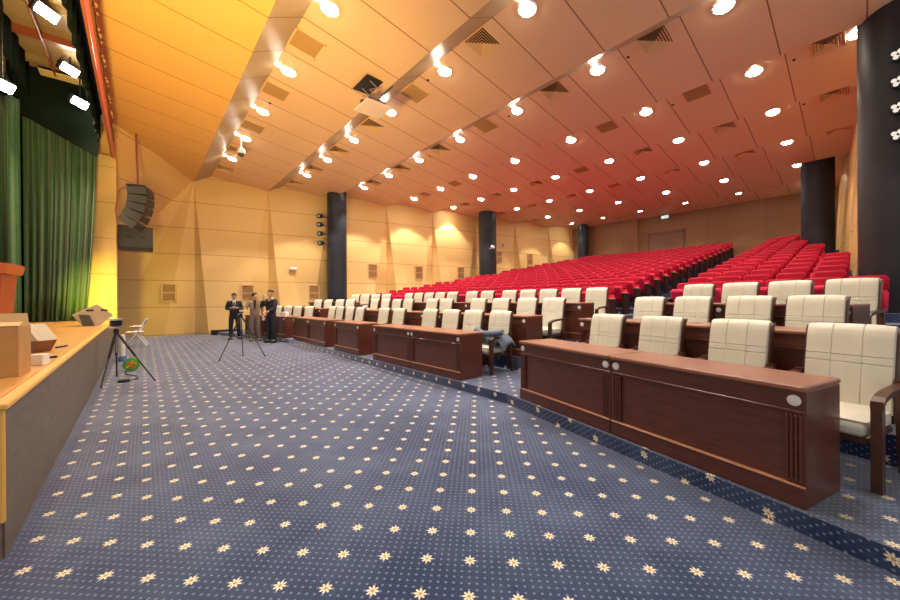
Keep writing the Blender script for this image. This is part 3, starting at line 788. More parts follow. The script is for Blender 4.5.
for q, (x, y, z, blk, i, n) in enumerate(SEATS):
    rz = -math.atan(-2*CK*(y-8))
    rz = math.atan(2*CK*(y-8))
    aisle = (blk == 'M' and n == 0)
    if q < 300:
        if aisle:
            if PA is None: PA = new_seat(True); o = PA
            else: o = copy_tree(PA)
        else:
            if PB is None: PB = new_seat(False); o = PB
            else: o = copy_tree(PB)
        o.location = (x, y, z); o.rotation_euler = (0, 0, rz)
        o['group'] = 'red theatre seats'
        if blk == 'M': o['label'] = 'red theatre seat, %s row of the large left block, %s from its aisle' % (ORD[i+1], ORD[n+1])
        else: o['label'] = 'red theatre seat, %s row of the small right block, %s from its aisle' % (ORD[i+1], ORD[n+1])
    else:
        m = T(x, y, z) @ RZ(rz); tl = m @ T(0.06, 0, 0.42) @ RY(math.radians(13))
        rest.rbox(-0.03, 0.06, -0.232, 0.232, -0.06, 0.30, 0.025, tl); rest.rbox(-0.055, 0.07, -0.236, 0.236, 0.29, 0.545, 0.035, tl)
        rest.rbox(-0.40, 0.0, -0.225, 0.225, -0.06, 0.06, 0.03, m @ T(0.02, 0, 0.44) @ RY(math.radians(62)))
        rest.box(-0.15, 0.11, 0.24, 0.285, 0, 0.6, m)
        if aisle: rest.box(-0.15, 0.11, -0.295, -0.235, 0, 0.6, m)
o = rest.build('theatre_seats_far', M['redhead'], None, True)
o.name = 'theatre_seat_rows'
tag(o, 'mass of red theatre seats filling the farthest rows of the big block', 'theatre seats', kind='stuff')

# ------------------------------------------------------------------ stage
SX = -0.57; SY0, SY1, SZ = 3.10, 16.3, 0.86
t = thing('stage', 'raised wooden stage with bright parquet top and grey-brown front', 'stage', (0, 0, 0))
MB().box(-9, SX-0.05, SY0, SY1, SZ-0.06, SZ).build('deck', M['deck'], t)
MB().rbox(SX-0.05, SX+0.02, SY0-0.02, SY1, SZ-0.035, SZ, 0.008).build('edge_trim', M['decktrim'], t)
MB().box(SX-0.06, SX, SY0+0.02, SY1, 0.0, SZ-0.035).build('front_panel', M['stagefront'], t)
MB().box(-9, SX-0.06, SY0, SY0+0.04, 0.12, SZ-0.035).build('side_panel', M['decktrim'], t)
MB().rbox(SX-0.05, SX+0.004, SY0-0.006, SY0+0.03, 0.2, SZ-0.02, 0.008).build('corner_trim', M['decktrim'], t)
MB().box(-9, SX-0.01, SY0-0.01, SY0+0.03, 0.0, 0.2).build('base_board', M['stagefront'], t)
# proscenium: fascia, post, cloths, curtains
mb = MB(); mb.box(-0.66, -0.575, -4, 15.58, 6.0, 6.98); struct(mb.build('trim_1', M['brownred']))
mb = MB(); mb.rbox(-0.615, -0.56, -4, 15.58, 5.97, 6.03, 0.012); mb.rbox(-0.585, -0.555, -4, 15.58, 6.86, 6.96, 0.01); struct(mb.build('trim_2', M['pink']))
bg = thing('bead_garland', 'string of gold beads along the proscenium fascia', 'garland', (-0.55, 0, 6.45))
MB().tube([(-0.015, 2.0 + k*0.31, 0.06*math.sin(k*2.1)) for k in range(44)], 0.008, 5).build('cord', M['brownred'], bg)
bme = MB().ball((0, 0, 0), 0.045, 5).mesh('bead', M['gold'], True)
for k in range(44):
    bo = bpy.data.objects.new('bead', bme); COL.objects.link(bo); bo.parent = bg
    bo.location = (0, 2.0 + k*0.31, 0.06*math.sin(k*2.1)); bo.scale = (1, 1, 1) if k % 3 == 0 else (0.7, 0.7, 0.7)
mb = MB(); mb.box(-1.32, -0.55, 15.6, 16.3, SZ+0.005, 6.05); struct(mb.build('wall_front', M['post']))
def pleats(x0, x1, Y, z0, ztop, waves, amp, nu, nv=10, flare=0.0):
    ph = [random.uniform(-0.6, 0.6) for _ in range(waves+2)]
    def f(u, v):
        x = x0 + (x1-x0)*u; w = waves*max(0.0, min(1.0, u + 0.022*math.sin(11*u+0.6) + 0.012*math.sin(29*u))); k = int(w)
        a = math.sin(2*PI*w + ph[k]*(1-abs(2*(w-k)-1))) + 0.28*math.sin(2*PI*w*2.7 + 1.0 + 0.8*v)
        zt = ztop(x) if callable(ztop) else ztop
        z = z0 + (zt-z0)*v
        return (x - flare*(1-v)**2*u, Y + amp*(0.7+0.3*(1-v))*a + 0.03*math.sin(9*u+3*v), z)
    mb = MB(); mb.grid(f, nu, nv); return mb
def solid(o, th=0.02): s = o.modifiers.new('thick', 'SOLIDIFY'); s.thickness = th; s.offset = 0; return o
o = pleats(-2.40, -0.93, 15.05, SZ+0.01, 7.5, 11, 0.13, 260, flare=0.26).build('stage_curtain', M['curtain'], None, True, ang=80); solid(o)
tag(o, 'green velvet stage curtain gathered beside the yellow proscenium post', 'curtain')
o = pleats(-6.5, -2.34, 14.3, SZ+0.01, 6.7, 24, 0.14, 520).build('stage_curtain', M['curtain'], None, True, ang=80); solid(o)
tag(o, 'green velvet stage curtain at the left edge, behind the red lectern', 'curtain')
mb = MB(); q = [(-2.6, 6.42), (-2.23, 6.35), (-0.94, 5.66), (-0.9, 5.66), (-0.9, 7.74), (-2.6, 7.74)]  # border sheet also stands in for the shade across the curtain top
mb.prism(q, -0.03, 0.03, T(0, 14.6, 0) @ RX(PI/2)); o = mb.build('side_shade_border', M['blackcloth']); tag(o, 'dark border, part cloth and part shade, hanging above the green curtain', 'stage border')
mb = MB()
def fb(u, v):
    y = 1.0 + 13.4*u; zb = 6.04 + 0.05*math.sin(u*60) + 0.03*math.sin(u*23)
    return (-0.85 + 0.03*math.sin(u*150), y, zb + (7.77-zb)*v)
mb.grid(fb, 220, 4); o = solid(mb.build('front_border', M['blackcloth'], None, True), 0.03); tag(o, 'long black border cloth hanging behind the pink proscenium edge', 'stage border')
def lb(u, v):
    return (-2.20 + 0.03*math.sin(u*120), 2.0 + 12.4*u, 6.85 + (7.77-6.85)*v)
mb = MB(); mb.grid(lb, 180, 3); o = solid(mb.build('rear_border', M['blackcloth'], None, True), 0.03); tag(o, 'dark border cloth hung over the stage at the left edge', 'stage border')
mb = MB(); mb.box(-9, -0.70, -4, 16.5, 7.78, 7.95); struct(mb.build('ceiling', M['beige']))
mb = MB(); mb.box(-9, -0.9, 16.3, 16.5, 0, 8); struct(mb.build('wall_stage', M['blackcloth']))
# fly beams, boards, pipe and lamps above the stage
for k, (y, w) in enumerate([(11.3, 'nearest'), (12.6, 'second'), (13.9, 'third'), (15.1, 'farthest')]):
    mb = MB(); mb.box(-2.3, -1.05, y, y+0.14, 7.62, 7.78); tag(mb.build('fly_beam', M['brownred'] if k % 2 else M['beige']), '%s beam across the ceiling over the stage' % w, 'beam', 'beams over the stage')
mb = MB(); mb.rbox(-2.0, -1.2, 14.2, 14.75, 7.58, 7.61, 0.01); tag(mb.build('ceiling_board', M['cream_board']), 'cream board fixed below the ceiling over the stage', 'board')
mb = MB(); mb.tube([(-1.72, 11.0, 7.60), (-1.70, 14.4, 7.60)], 0.03); tag(mb.build('fly_pipe', M['brownred']), 'brown pipe running along the ceiling over the stage', 'pipe')
t = thing('lighting_bar', 'dark pipe with cable along the border at the left edge', 'lighting bar', (-2.4, 0, 6.86))
MB().tube([(0, 4, 0), (0, 14.5, 0)], 0.03).build('bar', M['metal'], t)
mb = MB(); mb.tube([(0.0, 4+k*0.5, -0.04-0.05*(k % 2)) for k in range(21)], 0.012, 6); mb.build('cable', M['black'], t)
STG = []
for k, (q, w) in enumerate([((47, 13), 'nearest under the stage ceiling'), ((70, 70), 'second under the stage ceiling'), ((80, 103), 'third, in front of the dark border'), ((-6, 82), 'at the left edge above the curtain')]):
    p = atz(*q, 7.45 if k < 2 else 6.9)
    if k == 3: p = atX(2, 85, -2.15)
    if k == 2: p = atY(80, 103, 14.2)
    t = thing('stage_floodlight', 'glaring stage floodlight, %s' % w, 'stage light', tuple(p), group='floodlights over the stage')
    d = Vector((0.85, -0.75, -0.75)); aim = d.to_track_quat('Z', 'Y').to_matrix().to_4x4()
    MB().rbox(-0.22, 0.22, -0.12, 0.12, -0.14, 0.0, 0.03, aim).build('housing', M['black'], t)
    MB().rbox(-0.20, 0.20, -0.10, 0.10, -0.02, 0.025, 0.015, aim).build('lamp_face', M['lens'], t)
    MB().tube([(0, 0, 0), (0, 0, max(0.05, 7.78-p.z))], 0.015).build('hanger', M['black'], t)
    STG.append(p)

# ------------------------------------------------------------------ things on the stage
def cartonbox(t):
    MB().box(-0.5, 0, 0, 0.30, 0, 0.375).build('carton', M['cardboard'], t)
    MB().add([(-0.5, 0, 0.376), (0, 0, 0.376), (0.02, -0.16, 0.36), (-0.5, -0.16, 0.36), (-0.5, 0, 0.382), (0, 0, 0.382), (0.02, -0.16, 0.366), (-0.5, -0.16, 0.366)], [(0, 1, 2, 3), (4, 7, 6, 5), (3, 2, 6, 7), (1, 5, 6, 2)]).build('flap', M['cardlight'], t) if False else None
    MB().add([(-0.5, 0.26, 0.37), (0, 0.26, 0.37), (-0.02, 0.30, 0.47), (-0.48, 0.30, 0.47), (-0.5, 0.266, 0.37), (0, 0.266, 0.37), (-0.02, 0.306, 0.47), (-0.48, 0.306, 0.47)], [(0, 1, 2, 3), (4, 7, 6, 5), (3, 2, 6, 7), (1, 5, 6, 2), (0, 3, 7, 4)]).build('flap', M['cardlight'], t)
    MB().add([(-0.5, 0.0, 0.376), (0.0, 0.0, 0.376), (-0.01, 0.15, 0.40), (-0.49, 0.15, 0.40), (-0.5, 0.0, 0.382), (0.0, 0.0, 0.382), (-0.01, 0.15, 0.406), (-0.49, 0.15, 0.406)], [(0, 1, 2, 3), (4, 7, 6, 5), (3, 2, 6, 7), (1, 5, 6, 2), (0, 3, 7, 4)]).build('flap', M['cardlight'], t)
p = atz(18.7, 377, SZ)
t = thing('cardboard_box', 'open brown cardboard box near the corner of the stage edge', 'box', (p.x, p.y, SZ), math.radians(-3)); cartonbox(t)
p = atz(34.5, 366, SZ)
t = thing('white_carton', 'small white carton on the stage beside the cardboard box', 'box', (p.x+0.012, p.y+0.01, SZ), math.radians(-20))
MB().rbox(-0.05, 0.04, 0.0, 0.09, 0, 0.085, 0.006).build('carton', M['white'], t); MB().rbox(-0.052, 0.042, -0.002, 0.092, 0.085, 0.095, 0.004).build('lid', M['white'], t)
def wedge(t, w, d, h, rot=0):
    # floor monitor: sloped grille face, sides, back
    pr = [(0, 0), (d, 0), (d*1.05, h*0.55), (d*0.62, h), (d*0.05, h*0.25)]
    MB().prism(pr, -w/2, w/2, RX(PI/2)).build('cabinet', M['monitor'], t)
    a = Vector((d*0.05, 0, h*0.25)); b = Vector((d*0.62, 0, h)); n = Vector((-(b.z-a.z), 0, b.x-a.x)).normalized()
    vs = []
    for e in (0, 0.012):
        for s in (-1, 1):
            for q in (0.06, 0.94): vs.append(a.lerp(b, q) + n*e + Vector((0, s*(w/2-0.03), 0)))
    MB().add(vs, [(0, 1, 3, 2), (4, 6, 7, 5), (0, 4, 5, 1), (2, 3, 7, 6), (0, 2, 6, 4), (1, 5, 7, 3)]).build('grille', M['darkgrey'], t)
    for s in (-1, 1):
        MB().rbox(d*0.45, d*0.75, s*w/2-0.004, s*w/2+0.004, h*0.45, h*0.55, 0.003).build('handle', M['black'], t)
p = atz(38, 353, SZ)
t = thing('floor_monitor', 'pale floor monitor speaker tipped behind the cardboard box on the stage', 'speaker', (p.x-0.02, p.y+0.12, SZ), math.radians(-41))
MB().prism([(-0.12, 0.0), (0.05, 0.0), (0.12, 0.13), (-0.14, 0.13)], -0.09, 0.09, RX(PI/2)).build('cabinet', M['monitor_brown'], t)
MB().prism([(-0.15, 0.132), (0.125, 0.132), (-0.03, 0.315), (-0.15, 0.30)], -0.10, 0.10, RX(PI/2)).build('top_panel', M['monitor'], t)
MB().ball((-0.02, -0.102, 0.20), 0.010, 6).build('knob', M['black'], t)
p = atz(91, 325.5, SZ)
t = thing('floor_monitor', 'beige wedge floor monitor at the far end of the stage edge', 'speaker', (p.x, p.y, SZ), math.radians(5))
MB().prism([(-0.14, 0.02), (0.14, 0.0), (0.37, 0.24), (0.10, 0.50), (-0.30, 0.26)], -0.25, 0.25, RX(PI/2)).build('cabinet', M['monitor'], t)
MB().prism([(-0.14, 0.02), (0.06, -0.0), (-0.03, 0.25), (-0.20, 0.27)], 0.252, 0.29, RX(PI/2)).build('grille', M['darkgrey'], t)
for q in ((-0.02, 0.36), (0.22, 0.36)):
    MB().rbox(q[0]-0.06, q[0]+0.06, -0.262, -0.245, q[1]-0.02, q[1]+0.02, 0.004, None).build('handle', M['black'], t)
p = atz(8, 329, SZ)
t = thing('lectern', 'reddish square lectern with flared rim in front of the green curtain', 'lectern', (p.x-0.30, p.y, SZ), math.radians(-8))
def frus(z0, a0, z1, a1):
    return MB().add([(-a0, -a0, z0), (a0, -a0, z0), (a0, a0, z0), (-a0, a0, z0), (-a1, -a1, z1), (a1, -a1, z1), (a1, a1, z1), (-a1, a1, z1)], [(0, 3, 2, 1), (4, 5, 6, 7), (0, 1, 5, 4), (1, 2, 6, 5), (2, 3, 7, 6), (3, 0, 4, 7)])
frus(0.0, 0.27, 1.14, 0.34).build('body', M['lectern'], t)
frus(1.14, 0.40, 1.32, 0.43).build('rim', M['lectern_rim'], t)
frus(1.32, 0.42, 1.35, 0.40).build('reading_top', M['lectern'], t)
for (q0, q1, w) in (((44, 358), (57, 356.5), 'near the white carton'), ((56, 347.5), (67, 345.5), 'farther along the stage edge')):
    a = atz(*q0, SZ+0.012); b = atz(*q1, SZ+0.012); mid = (a+b)/2 + Vector((0.02, 0.03, 0))
    tag(MB().tube([a, mid, b], 0.012, 6).build('cable', M['black'], None, True), 'short dark cable lying on the stage ' + w, 'cable', 'cables on the stage')

# ------------------------------------------------------------------ hanging loudspeakers
DIR = Vector((0.80, -0.60, 0)); SIDE = Vector((0.60, 0.80, 0))
t = thing('line_array', 'curved black line-array loudspeaker hanging beside the proscenium post', 'loudspeaker', (-0.06, 15.35, 0.0), math.radians(-18))
# cabinets stacked along an arc; local +X is the firing side
prev = (0.0, 5.36, math.radians(0))
x, z, ang = 0.14, 5.06, math.radians(-6)
for k in range(5):
    hgt = 0.265
    m = T(x, 0, z) @ RY(ang)
    mb = MB(); mb.add([(-0.28, -0.36, -hgt+0.05), (0.20, -0.36, -hgt+0.004), (0.20, 0.36, -hgt+0.004), (-0.28, 0.36, -hgt+0.05), (-0.28, -0.36, -0.012), (0.20, -0.36, -0.004), (0.20, 0.36, -0.004), (-0.28, 0.36, -0.012)],
           [(0, 3, 2, 1), (4, 5, 6, 7), (0, 1, 5, 4), (1, 2, 6, 5), (2, 3, 7, 6), (3, 0, 4, 7)], m)
    cb = mb.build('cabinet', M['darkgrey'], t)
    for yy in (-0.22, 0.22):
        MB().lathe([(0.11, 0.0), (0.10, 0.012), (0.03, -0.002)], 14, m @ T(0.20, yy, -hgt/2) @ RY(PI/2)).build('driver', M['black'], cb)
    MB().rbox(0.195, 0.212, -0.12, 0.12, -hgt+0.07, -0.07, 0.004, m).build('horn', M['black'], cb)
    nx = m @ Vector((0.0, 0, -hgt)); x, z = nx.x, nx.z; ang += math.radians(10)
MB().box(-0.15, 0.32, -0.34, 0.34, 5.07, 5.12).build('flying_frame', M['black'], t)
MB().tube([(0.05, 0, 5.12), (0.02, 0, 6.0), (0.0, 0, 6.84)], 0.03).build('hoist_pipe', M['pipe'], t)
MB().tube([(-0.1, -0.3, 5.08), (-0.34, -0.3, 4.9), (-0.42, -0.3, 4.3), (-0.38, -0.3, 3.8)], 0.02).build('cable', M['pipe'], t)
a, b = atY(118, 226, 16.25), atY(153, 249, 16.25)
t = thing('subwoofer', 'black subwoofer box hung below the curved line array', 'loudspeaker', ((a.x+b.x)/2, 16.35, a.z-0.72))
hw = (b.x-a.x)/2
MB().rbox(-hw, hw, -0.35, 0.35, 0, 0.74, 0.02).build('cabinet', M['darkgrey'], t)
for yy in (-0.18, 0.2): MB().rbox(yy-0.07, yy+0.07, -0.36, -0.34, 0.34, 0.38, 0.005).build('handle', M['black'], t)
MB().box(-hw, hw, -0.37, 0.3, -0.05, 0.0).build('base_rail', M['black'], t)
for k in range(4): MB().tube([(-hw-0.16, 0, 0.1+k*0.12), (-hw+0.25, 0, 0.05+k*0.1)], 0.015).build('bracket', M['black'], t)

# ------------------------------------------------------------------ tripods, chair, small things on the floor
def tripod(name, label, apex, feet, rad, head, cat='tripod'):
    ax = Vector(apex)
    t = thing(name, label, cat, (ax.x, ax.y, 0))
    for f in feet:
        f = Vector((f[0]-ax.x, f[1]-ax.y, 0.0)); top = Vector((0, 0, ax.z))
        mid = top.lerp(f, 0.5)
        lg = MB().tube([top + (f-top).normalized()*0.03, mid], [rad*1.2, rad*1.2], 8).build('leg', M['black'], t, True)
        MB().tube([mid, f + Vector((0, 0, 0.012))], [rad*0.85, rad*0.8], 8).build('lower_tube', M['darkgrey'], lg, True)
        MB().ball(f + Vector((0, 0, 0.014)), 0.014, 6).build('rubber_foot', M['black'], lg, True)
    MB().tube([(0, 0, ax.z-0.38), (0, 0, ax.z+0.05)], rad).build('centre_column', M['metal'], t, True)
    MB().lathe([(0.02, -0.05), (0.04, -0.03), (0.04, 0.02), (0.02, 0.04)], 12, T(0, 0, ax.z)).build('collar', M['black'], t, True)
    head(t, ax.z+0.05)
    return t
def head1(t, z):
    MB().lathe([(0.03, 0), (0.11, 0.01), (0.11, 0.03), (0.04, 0.04)], 20, T(0, 0, z)).build('lower_plate', M['metal'], t, True)
    MB().lathe([(0.07, 0.04), (0.085, 0.06), (0.085, 0.12), (0.07, 0.135)], 20, T(0, 0, z)).build('device_body', M['black'], t, True)
    MB().lathe([(0.05, 0.135), (0.11, 0.14), (0.11, 0.165), (0.02, 0.175)], 20, T(0, 0, z)).build('upper_plate', M['metal'], t, True)
def head2(t, z):
    MB().rbox(-0.05, 0.05, -0.03, 0.03, z, z+0.04, 0.008).build('pan_head', M['black'], t)
    MB().tube([(0, 0, z+0.02), (-0.12, -0.14, z-0.06)], 0.01).build('pan_handle', M['black'], t)
f1 = atz(155, 381, 0); f2 = atz(101, 388, 0); f2.x = max(f2.x, -0.50); f3 = Vector((-0.33, 9.2, 0))
tripod('tripod', 'black tripod with a round scanner head close to the stage front', (-0.316, 8.6, 0.90), [f1, f2, f3], 0.016, head1)
tripod('tripod', 'slender tripod standing on the carpet before three men', (1.93, 10.25, 1.06), [atz(219, 361.5, 0), atz(243, 356, 0), atz(265, 356.5, 0)], 0.014, head2)
p = atz(119.5, 361.5, 0)
t = thing('white_tube', 'white upright tube with a blue base behind the nearer tripod', 'tube', (p.x+0.05, p.y, 0))
MB().lathe([(0.055, 0.1), (0.055, 0.62), (0.03, 0.63)], 16).build('tube', M['white'], t, True); MB().lathe([(0.075, 0), (0.08, 0.1), (0.06, 0.13)], 16).build('base', M['blue'], t, True)
p = atz(131.5, 371, 0)
t = thing('cable_reel', 'round green and orange cable reel on the carpet behind the tripod', 'cable reel', tuple(p), math.radians(-8))
R0 = 0.135
fr = T(0, 0, R0) @ RX(PI/2)
MB().lathe([(R0-0.04, -0.05), (R0, -0.05), (R0, -0.03), (R0-0.04, -0.028)], 24, fr).build('front_rim', M['green'], t, True)
MB().lathe([(R0-0.04, 0.03), (R0, 0.03), (R0, 0.05), (R0-0.04, 0.05)], 24, fr).build('rear_rim', M['green'], t, True)
MB().lathe([(0.02, -0.045), (R0-0.03, -0.04), (R0-0.03, 0.04), (0.02, 0.045)], 24, fr).build('cable_drum', M['orange'], t, True)
MB().lathe([(0.001, 0.050), (0.085, 0.050), (0.08, 0.058), (0.001, 0.060)], 16, fr).build('hub', M['orange'], t, True)
for k in range(5): MB().box(0.03, 0.10, -0.012, 0.012, 0.058, 0.066, fr @ RZ(k*2*PI/5)).build('spoke', M['yellow'] if k % 2 else M['green'], t)
p = atz(117.5, 383, 0)
t = thing('power_strip', 'small black adapter on the carpet beside the stage front', 'adapter', (p.x+0.08, p.y, 0), 0.1)
MB().rbox(-0.08, 0.08, -0.04, 0.04, 0, 0.05, 0.01).build('case', M['black'], t)
MB().tube([(0.08, 0, 0.02), (0.2, 0.12, 0.012), (0.22, 0.45, 0.012), (0.1, 0.8, 0.012), (0.12, 1.2, 0.012)], 0.008, 6).build('lead', M['black'], t, True)
# folding chair
p = atz(137, 346, 0)
t = thing('folding_chair', 'white folding chair standing by the left wall near the stage', 'chair', (p.x, p.y, 0), math.radians(172))
for s in (-1, 1):
    MB().tube([(0.25, s*0.21, 0.012), (-0.08, s*0.21, 0.52), (-0.24, s*0.21, 0.86)], 0.016).build('back_frame', M['white'], t, True)
    MB().tube([(-0.27, s*0.18, 0.012), (0.02, s*0.18, 0.45), (0.06, s*0.18, 0.48)], 0.016).build('leg', M['white'], t, True)
MB().rbox(-0.16, 0.26, -0.20, 0.20, 0.44, 0.47, 0.012).build('seat', M['white'], t)
MB().rbox(-0.015, 0.015, -0.21, 0.21, -0.10, 0.12, 0.01, T(-0.19, 0, 0.75) @ RY(math.radians(-25))).build('backrest', M['white'], t)
for s in (-1, 1): MB().rbox(-0.14, 0.14, s*0.24-0.02, s*0.24+0.02, 0.62, 0.645, 0.008).build('armrest', M['white'], t)
a, b = atz(216, 334.2, 0), atz(233, 334.6, 0)
t = thing('equipment_case', 'low black case on the carpet against the left wall behind the men', 'case', ((a.x+b.x)/2, (a.y+b.y)/2, 0), 0)
MB().rbox(-0.45, 0.45, -0.15, 0.15, 0, 0.20, 0.02).build('case_body', M['black'], t); MB().rbox(-0.46, 0.46, -0.16, 0.16, 0.14, 0.20, 0.01).build('case_lid', M['suit'], t)

# ------------------------------------------------------------------ people
def skin_obj(name, verts, edges, radii, m, parent, root=0, sub=2):
    me = bpy.data.meshes.new(name); me.from_pydata(verts, edges, [])
    o = bpy.data.objects.new(name, me); COL.objects.link(o)
    o.modifiers.new('s', 'SKIN'); me.skin_vertices or None
    for i, r in enumerate(radii):
        rr = r if isinstance(r, tuple) else (r, r)
        me.skin_vertices[0].data[i].radius = rr; me.skin_vertices[0].data[i].use_root = (i == root)
    sb = o.modifiers.new('d', 'SUBSURF'); sb.levels = sub; sb.render_levels = sub
    dg = bpy.context.evaluated_depsgraph_get(); dg.update()
    nm = bpy.data.meshes.new_from_object(o.evaluated_get(dg))
    bpy.data.objects.remove(o)
    nm.materials.clear(); nm.materials.append(m); nm.shade_smooth(); nm.name = name
    r = bpy.data.objects.new(name, nm); COL.objects.link(r); r.parent = parent
    return r
def hand_chain(V, E, R, wi, wrist, fwd_, side, curl=0.6):
    """palm and five fingers rooted at the wrist vertex index wi"""
    f = fwd_.normalized(); s = side.normalized(); n = f.cross(s).normalized()
    palm = wrist + f*0.075; V.append(tuple(palm)); R.append((0.036, 0.016)); pi = len(V)-1; E.append((wi, pi))
    for k, (off, L) in enumerate(((-0.03, 0.065), (-0.01, 0.078), (0.011, 0.074), (0.031, 0.058))):
        p0 = palm + f*0.012 + s*off; p1 = p0 + f*L*0.5 + n*L*0.15*curl; p2 = p1 + f*L*0.35 + n*L*0.5*curl
        i0 = len(V); V += [tuple(p0), tuple(p1), tuple(p2)]; R += [0.010, 0.009, 0.008]; E += [(pi, i0), (i0, i0+1), (i0+1, i0+2)]
    p0 = wrist + f*0.035 - s*0.035; p1 = p0 + f*0.035 - s*0.02 + n*0.01; i0 = len(V)
    V += [tuple(p0), tuple(p1)]; R += [0.012, 0.010]; E += [(wi, i0), (i0, i0+1)]
def person(label, loc, rotz, ht, J, mats, extras):
    """local frame: faces -Y. J holds joint positions for a 1.72 m figure"""
    k = ht/1.72
    t = thing('person', label, 'person', loc, rotz, group='men standing on the carpet')
    P = {n: Vector(v)*k for n, v in J.items()}
    V, E, R = [], [], []
    idx = {}
    def ad(n, p, r): idx[n] = len(V); V.append(tuple(p)); R.append(tuple(x*k for x in r) if isinstance(r, tuple) else r*k)
    ad('pel', P['pel'], (0.135, 0.10)); ad('wst', P['wst'], (0.125, 0.09)); ad('chs', P['chs'], (0.145, 0.10)); ad('nkb', P['nkb'], 0.075); ad('nk', P['nk'], 0.055)
    hd = P['head']; hf = (P['nose']-hd).normalized()
    ad('jaw', hd + hf*0.02*k + Vector((0, 0, -0.075))*k, (0.058, 0.066)); ad('head', hd + Vector((0, 0, 0.02))*k, (0.074, 0.09)); ad('crown', hd + Vector((0, 0, 0.085))*k - hf*0.01, (0.058, 0.07))
    for a, b in (('pel', 'wst'), ('wst', 'chs'), ('chs', 'nkb'), ('nkb', 'nk'), ('nk', 'jaw'), ('jaw', 'head'), ('head', 'crown')): E.append((idx[a], idx[b]))
    for s in ('l', 'r'):
        ad('sh'+s, P['sh'+s], 0.062); ad('el'+s, P['el'+s], 0.044); ad('wr'+s, P['wr'+s], 0.028)
        E += [(idx['chs'], idx['sh'+s]), (idx['sh'+s], idx['el'+s]), (idx['el'+s], idx['wr'+s])]
        f = P['wr'+s]-P['el'+s]; hdir = f.normalized()
        hand_chain(V, E, R, idx['wr'+s], P['wr'+s], hdir, hdir.cross(Vector((0, 1, 0.3))).normalized())
        ad('hp'+s, P['hp'+s], 0.088); ad('kn'+s, P['kn'+s], 0.055); ad('an'+s, P['an'+s], 0.038); ad('to'+s, P['to'+s], (0.036, 0.026))
        E += [(idx['pel'], idx['hp'+s]), (idx['hp'+s], idx['kn'+s]), (idx['kn'+s], idx['an'+s]), (idx['an'+s], idx['to'+s])]
    body = skin_obj('body', V, E, R, M['skin'], t)
    # face
    side = hf.cross(Vector((0, 0, 1))).normalized()
    MB().ball(hd + hf*0.098*k + Vector((0, 0, -0.008))*k, (0.013*k, 0.02*k, 0.02*k), 8).build('nose', M['skin'], t, True)
    for s in (-1, 1):
        MB().ball(hd + hf*0.080*k + side*s*0.033*k + Vector((0, 0, 0.022))*k, 0.011*k, 8).build('eye', M['hair'], t, True)
        MB().ball(hd + side*s*0.078*k + Vector((0, 0, 0.0)), (0.014*k, 0.022*k, 0.032*k), 8).build('ear', M['skin'], t, True)
    MB().ball(hd + hf*0.082*k + Vector((0, 0, -0.058))*k, (0.022*k, 0.012*k, 0.008*k), 8).build('mouth', M['brownred'], t, True)
    # hair cap
    mb = MB(); q = hf.to_track_quat('Y', 'Z').to_matrix().to_4x4()
    def hr(u, v):
        a = 2*PI*u; e = -0.35 + (PI/2+0.35)*v
        cut = 0.55*max(0.0, math.sin(a))            # front hairline lifts
        e = max(e, -0.35 + cut*2.0) if v < 1 else e
        return (0.083*math.cos(a)*math.cos(e), 0.097*math.sin(a)*math.cos(e) - 0.012, 0.026 + 0.112*math.sin(e))
    mb.grid(hr, 25, 11, Matrix.Translation(hd) @ q @ Matrix.Scale(k, 4)); mb.build('hair', M['hair'], t, True)
    # trousers
    V, E, R = [], [], []
    V = [tuple(P['pel'] + Vector((0, 0, 0.09))*k), tuple(P['pel'])]; R = [(0.145*k, 0.112*k), (0.15*k, 0.118*k)]; E = [(0, 1)]
    for s in ('l', 'r'):
        i = len(V); V += [tuple(P['hp'+s] + Vector((0, 0, -0.05))*k), tuple(P['kn'+s]), tuple(P['an'+s] + Vector((0, 0, -0.01))*k)]; R += [0.102*k, 0.076*k, 0.066*k]; E += [(1, i), (i, i+1), (i+1, i+2)]
    skin_obj('trousers', V, E, R, mats['trousers'], t)
    # jacket with sleeves
    V = [tuple(P['pel'] + Vector((0, 0, -0.10))*k), tuple(P['wst']), tuple(P['chs']), tuple(P['nkb'] + Vector((0, 0, -0.02))*k)]; R = [(0.185*k, 0.145*k), (0.160*k, 0.125*k), (0.175*k, 0.13*k), (0.08*k, 0.08*k)]; E = [(0, 1), (1, 2), (2, 3)]
    for s in ('l', 'r'):
        i = len(V); V += [tuple(P['sh'+s]), tuple(P['el'+s]), tuple(P['wr'+s].lerp(P['el'+s], 0.12))]; R += [0.082*k, 0.064*k, 0.05*k]; E += [(2, i), (i, i+1), (i+1, i+2)]
    skin_obj('jacket', V, E, R, mats['jacket'], t)
    # shirt front
    c = P['chs'] + Vector((0, -0.128, 0.02))*k
    if mats.get('shirt'): MB().add([c + Vector(v)*k for v in ((-0.055, 0.03, 0.16), (0.055, 0.03, 0.16), (0.03, -0.012, -0.05), (0.0, -0.012, -0.20), (-0.03, -0.012, -0.05), (-0.055, 0.06, 0.16), (0.055, 0.06, 0.16), (0.03, 0.05, -0.05), (0.0, 0.05, -0.20), (-0.03, 0.05, -0.05))], [(0, 4, 3, 2, 1), (5, 6, 7, 8, 9), (0, 1, 6, 5), (1, 2, 7, 6), (2, 3, 8, 7), (3, 4, 9, 8), (4, 0, 5, 9)]).build('shirt', mats['shirt'], t)
    for s in ('l', 'r'):
        a, b = P['an'+s], P['to'+s]; d = (b-a); d.z = 0; d.normalize(); ang = math.atan2(d.y, d.x)
        MB().rbox(-0.09*k, 0.19*k, -0.048*k, 0.048*k, 0.0, 0.085*k, 0.03*k, T(a.x, a.y, 0) @ RZ(ang)).build('shoe', mats['shoe'], t, True)
    extras(t, P, k)
    return t
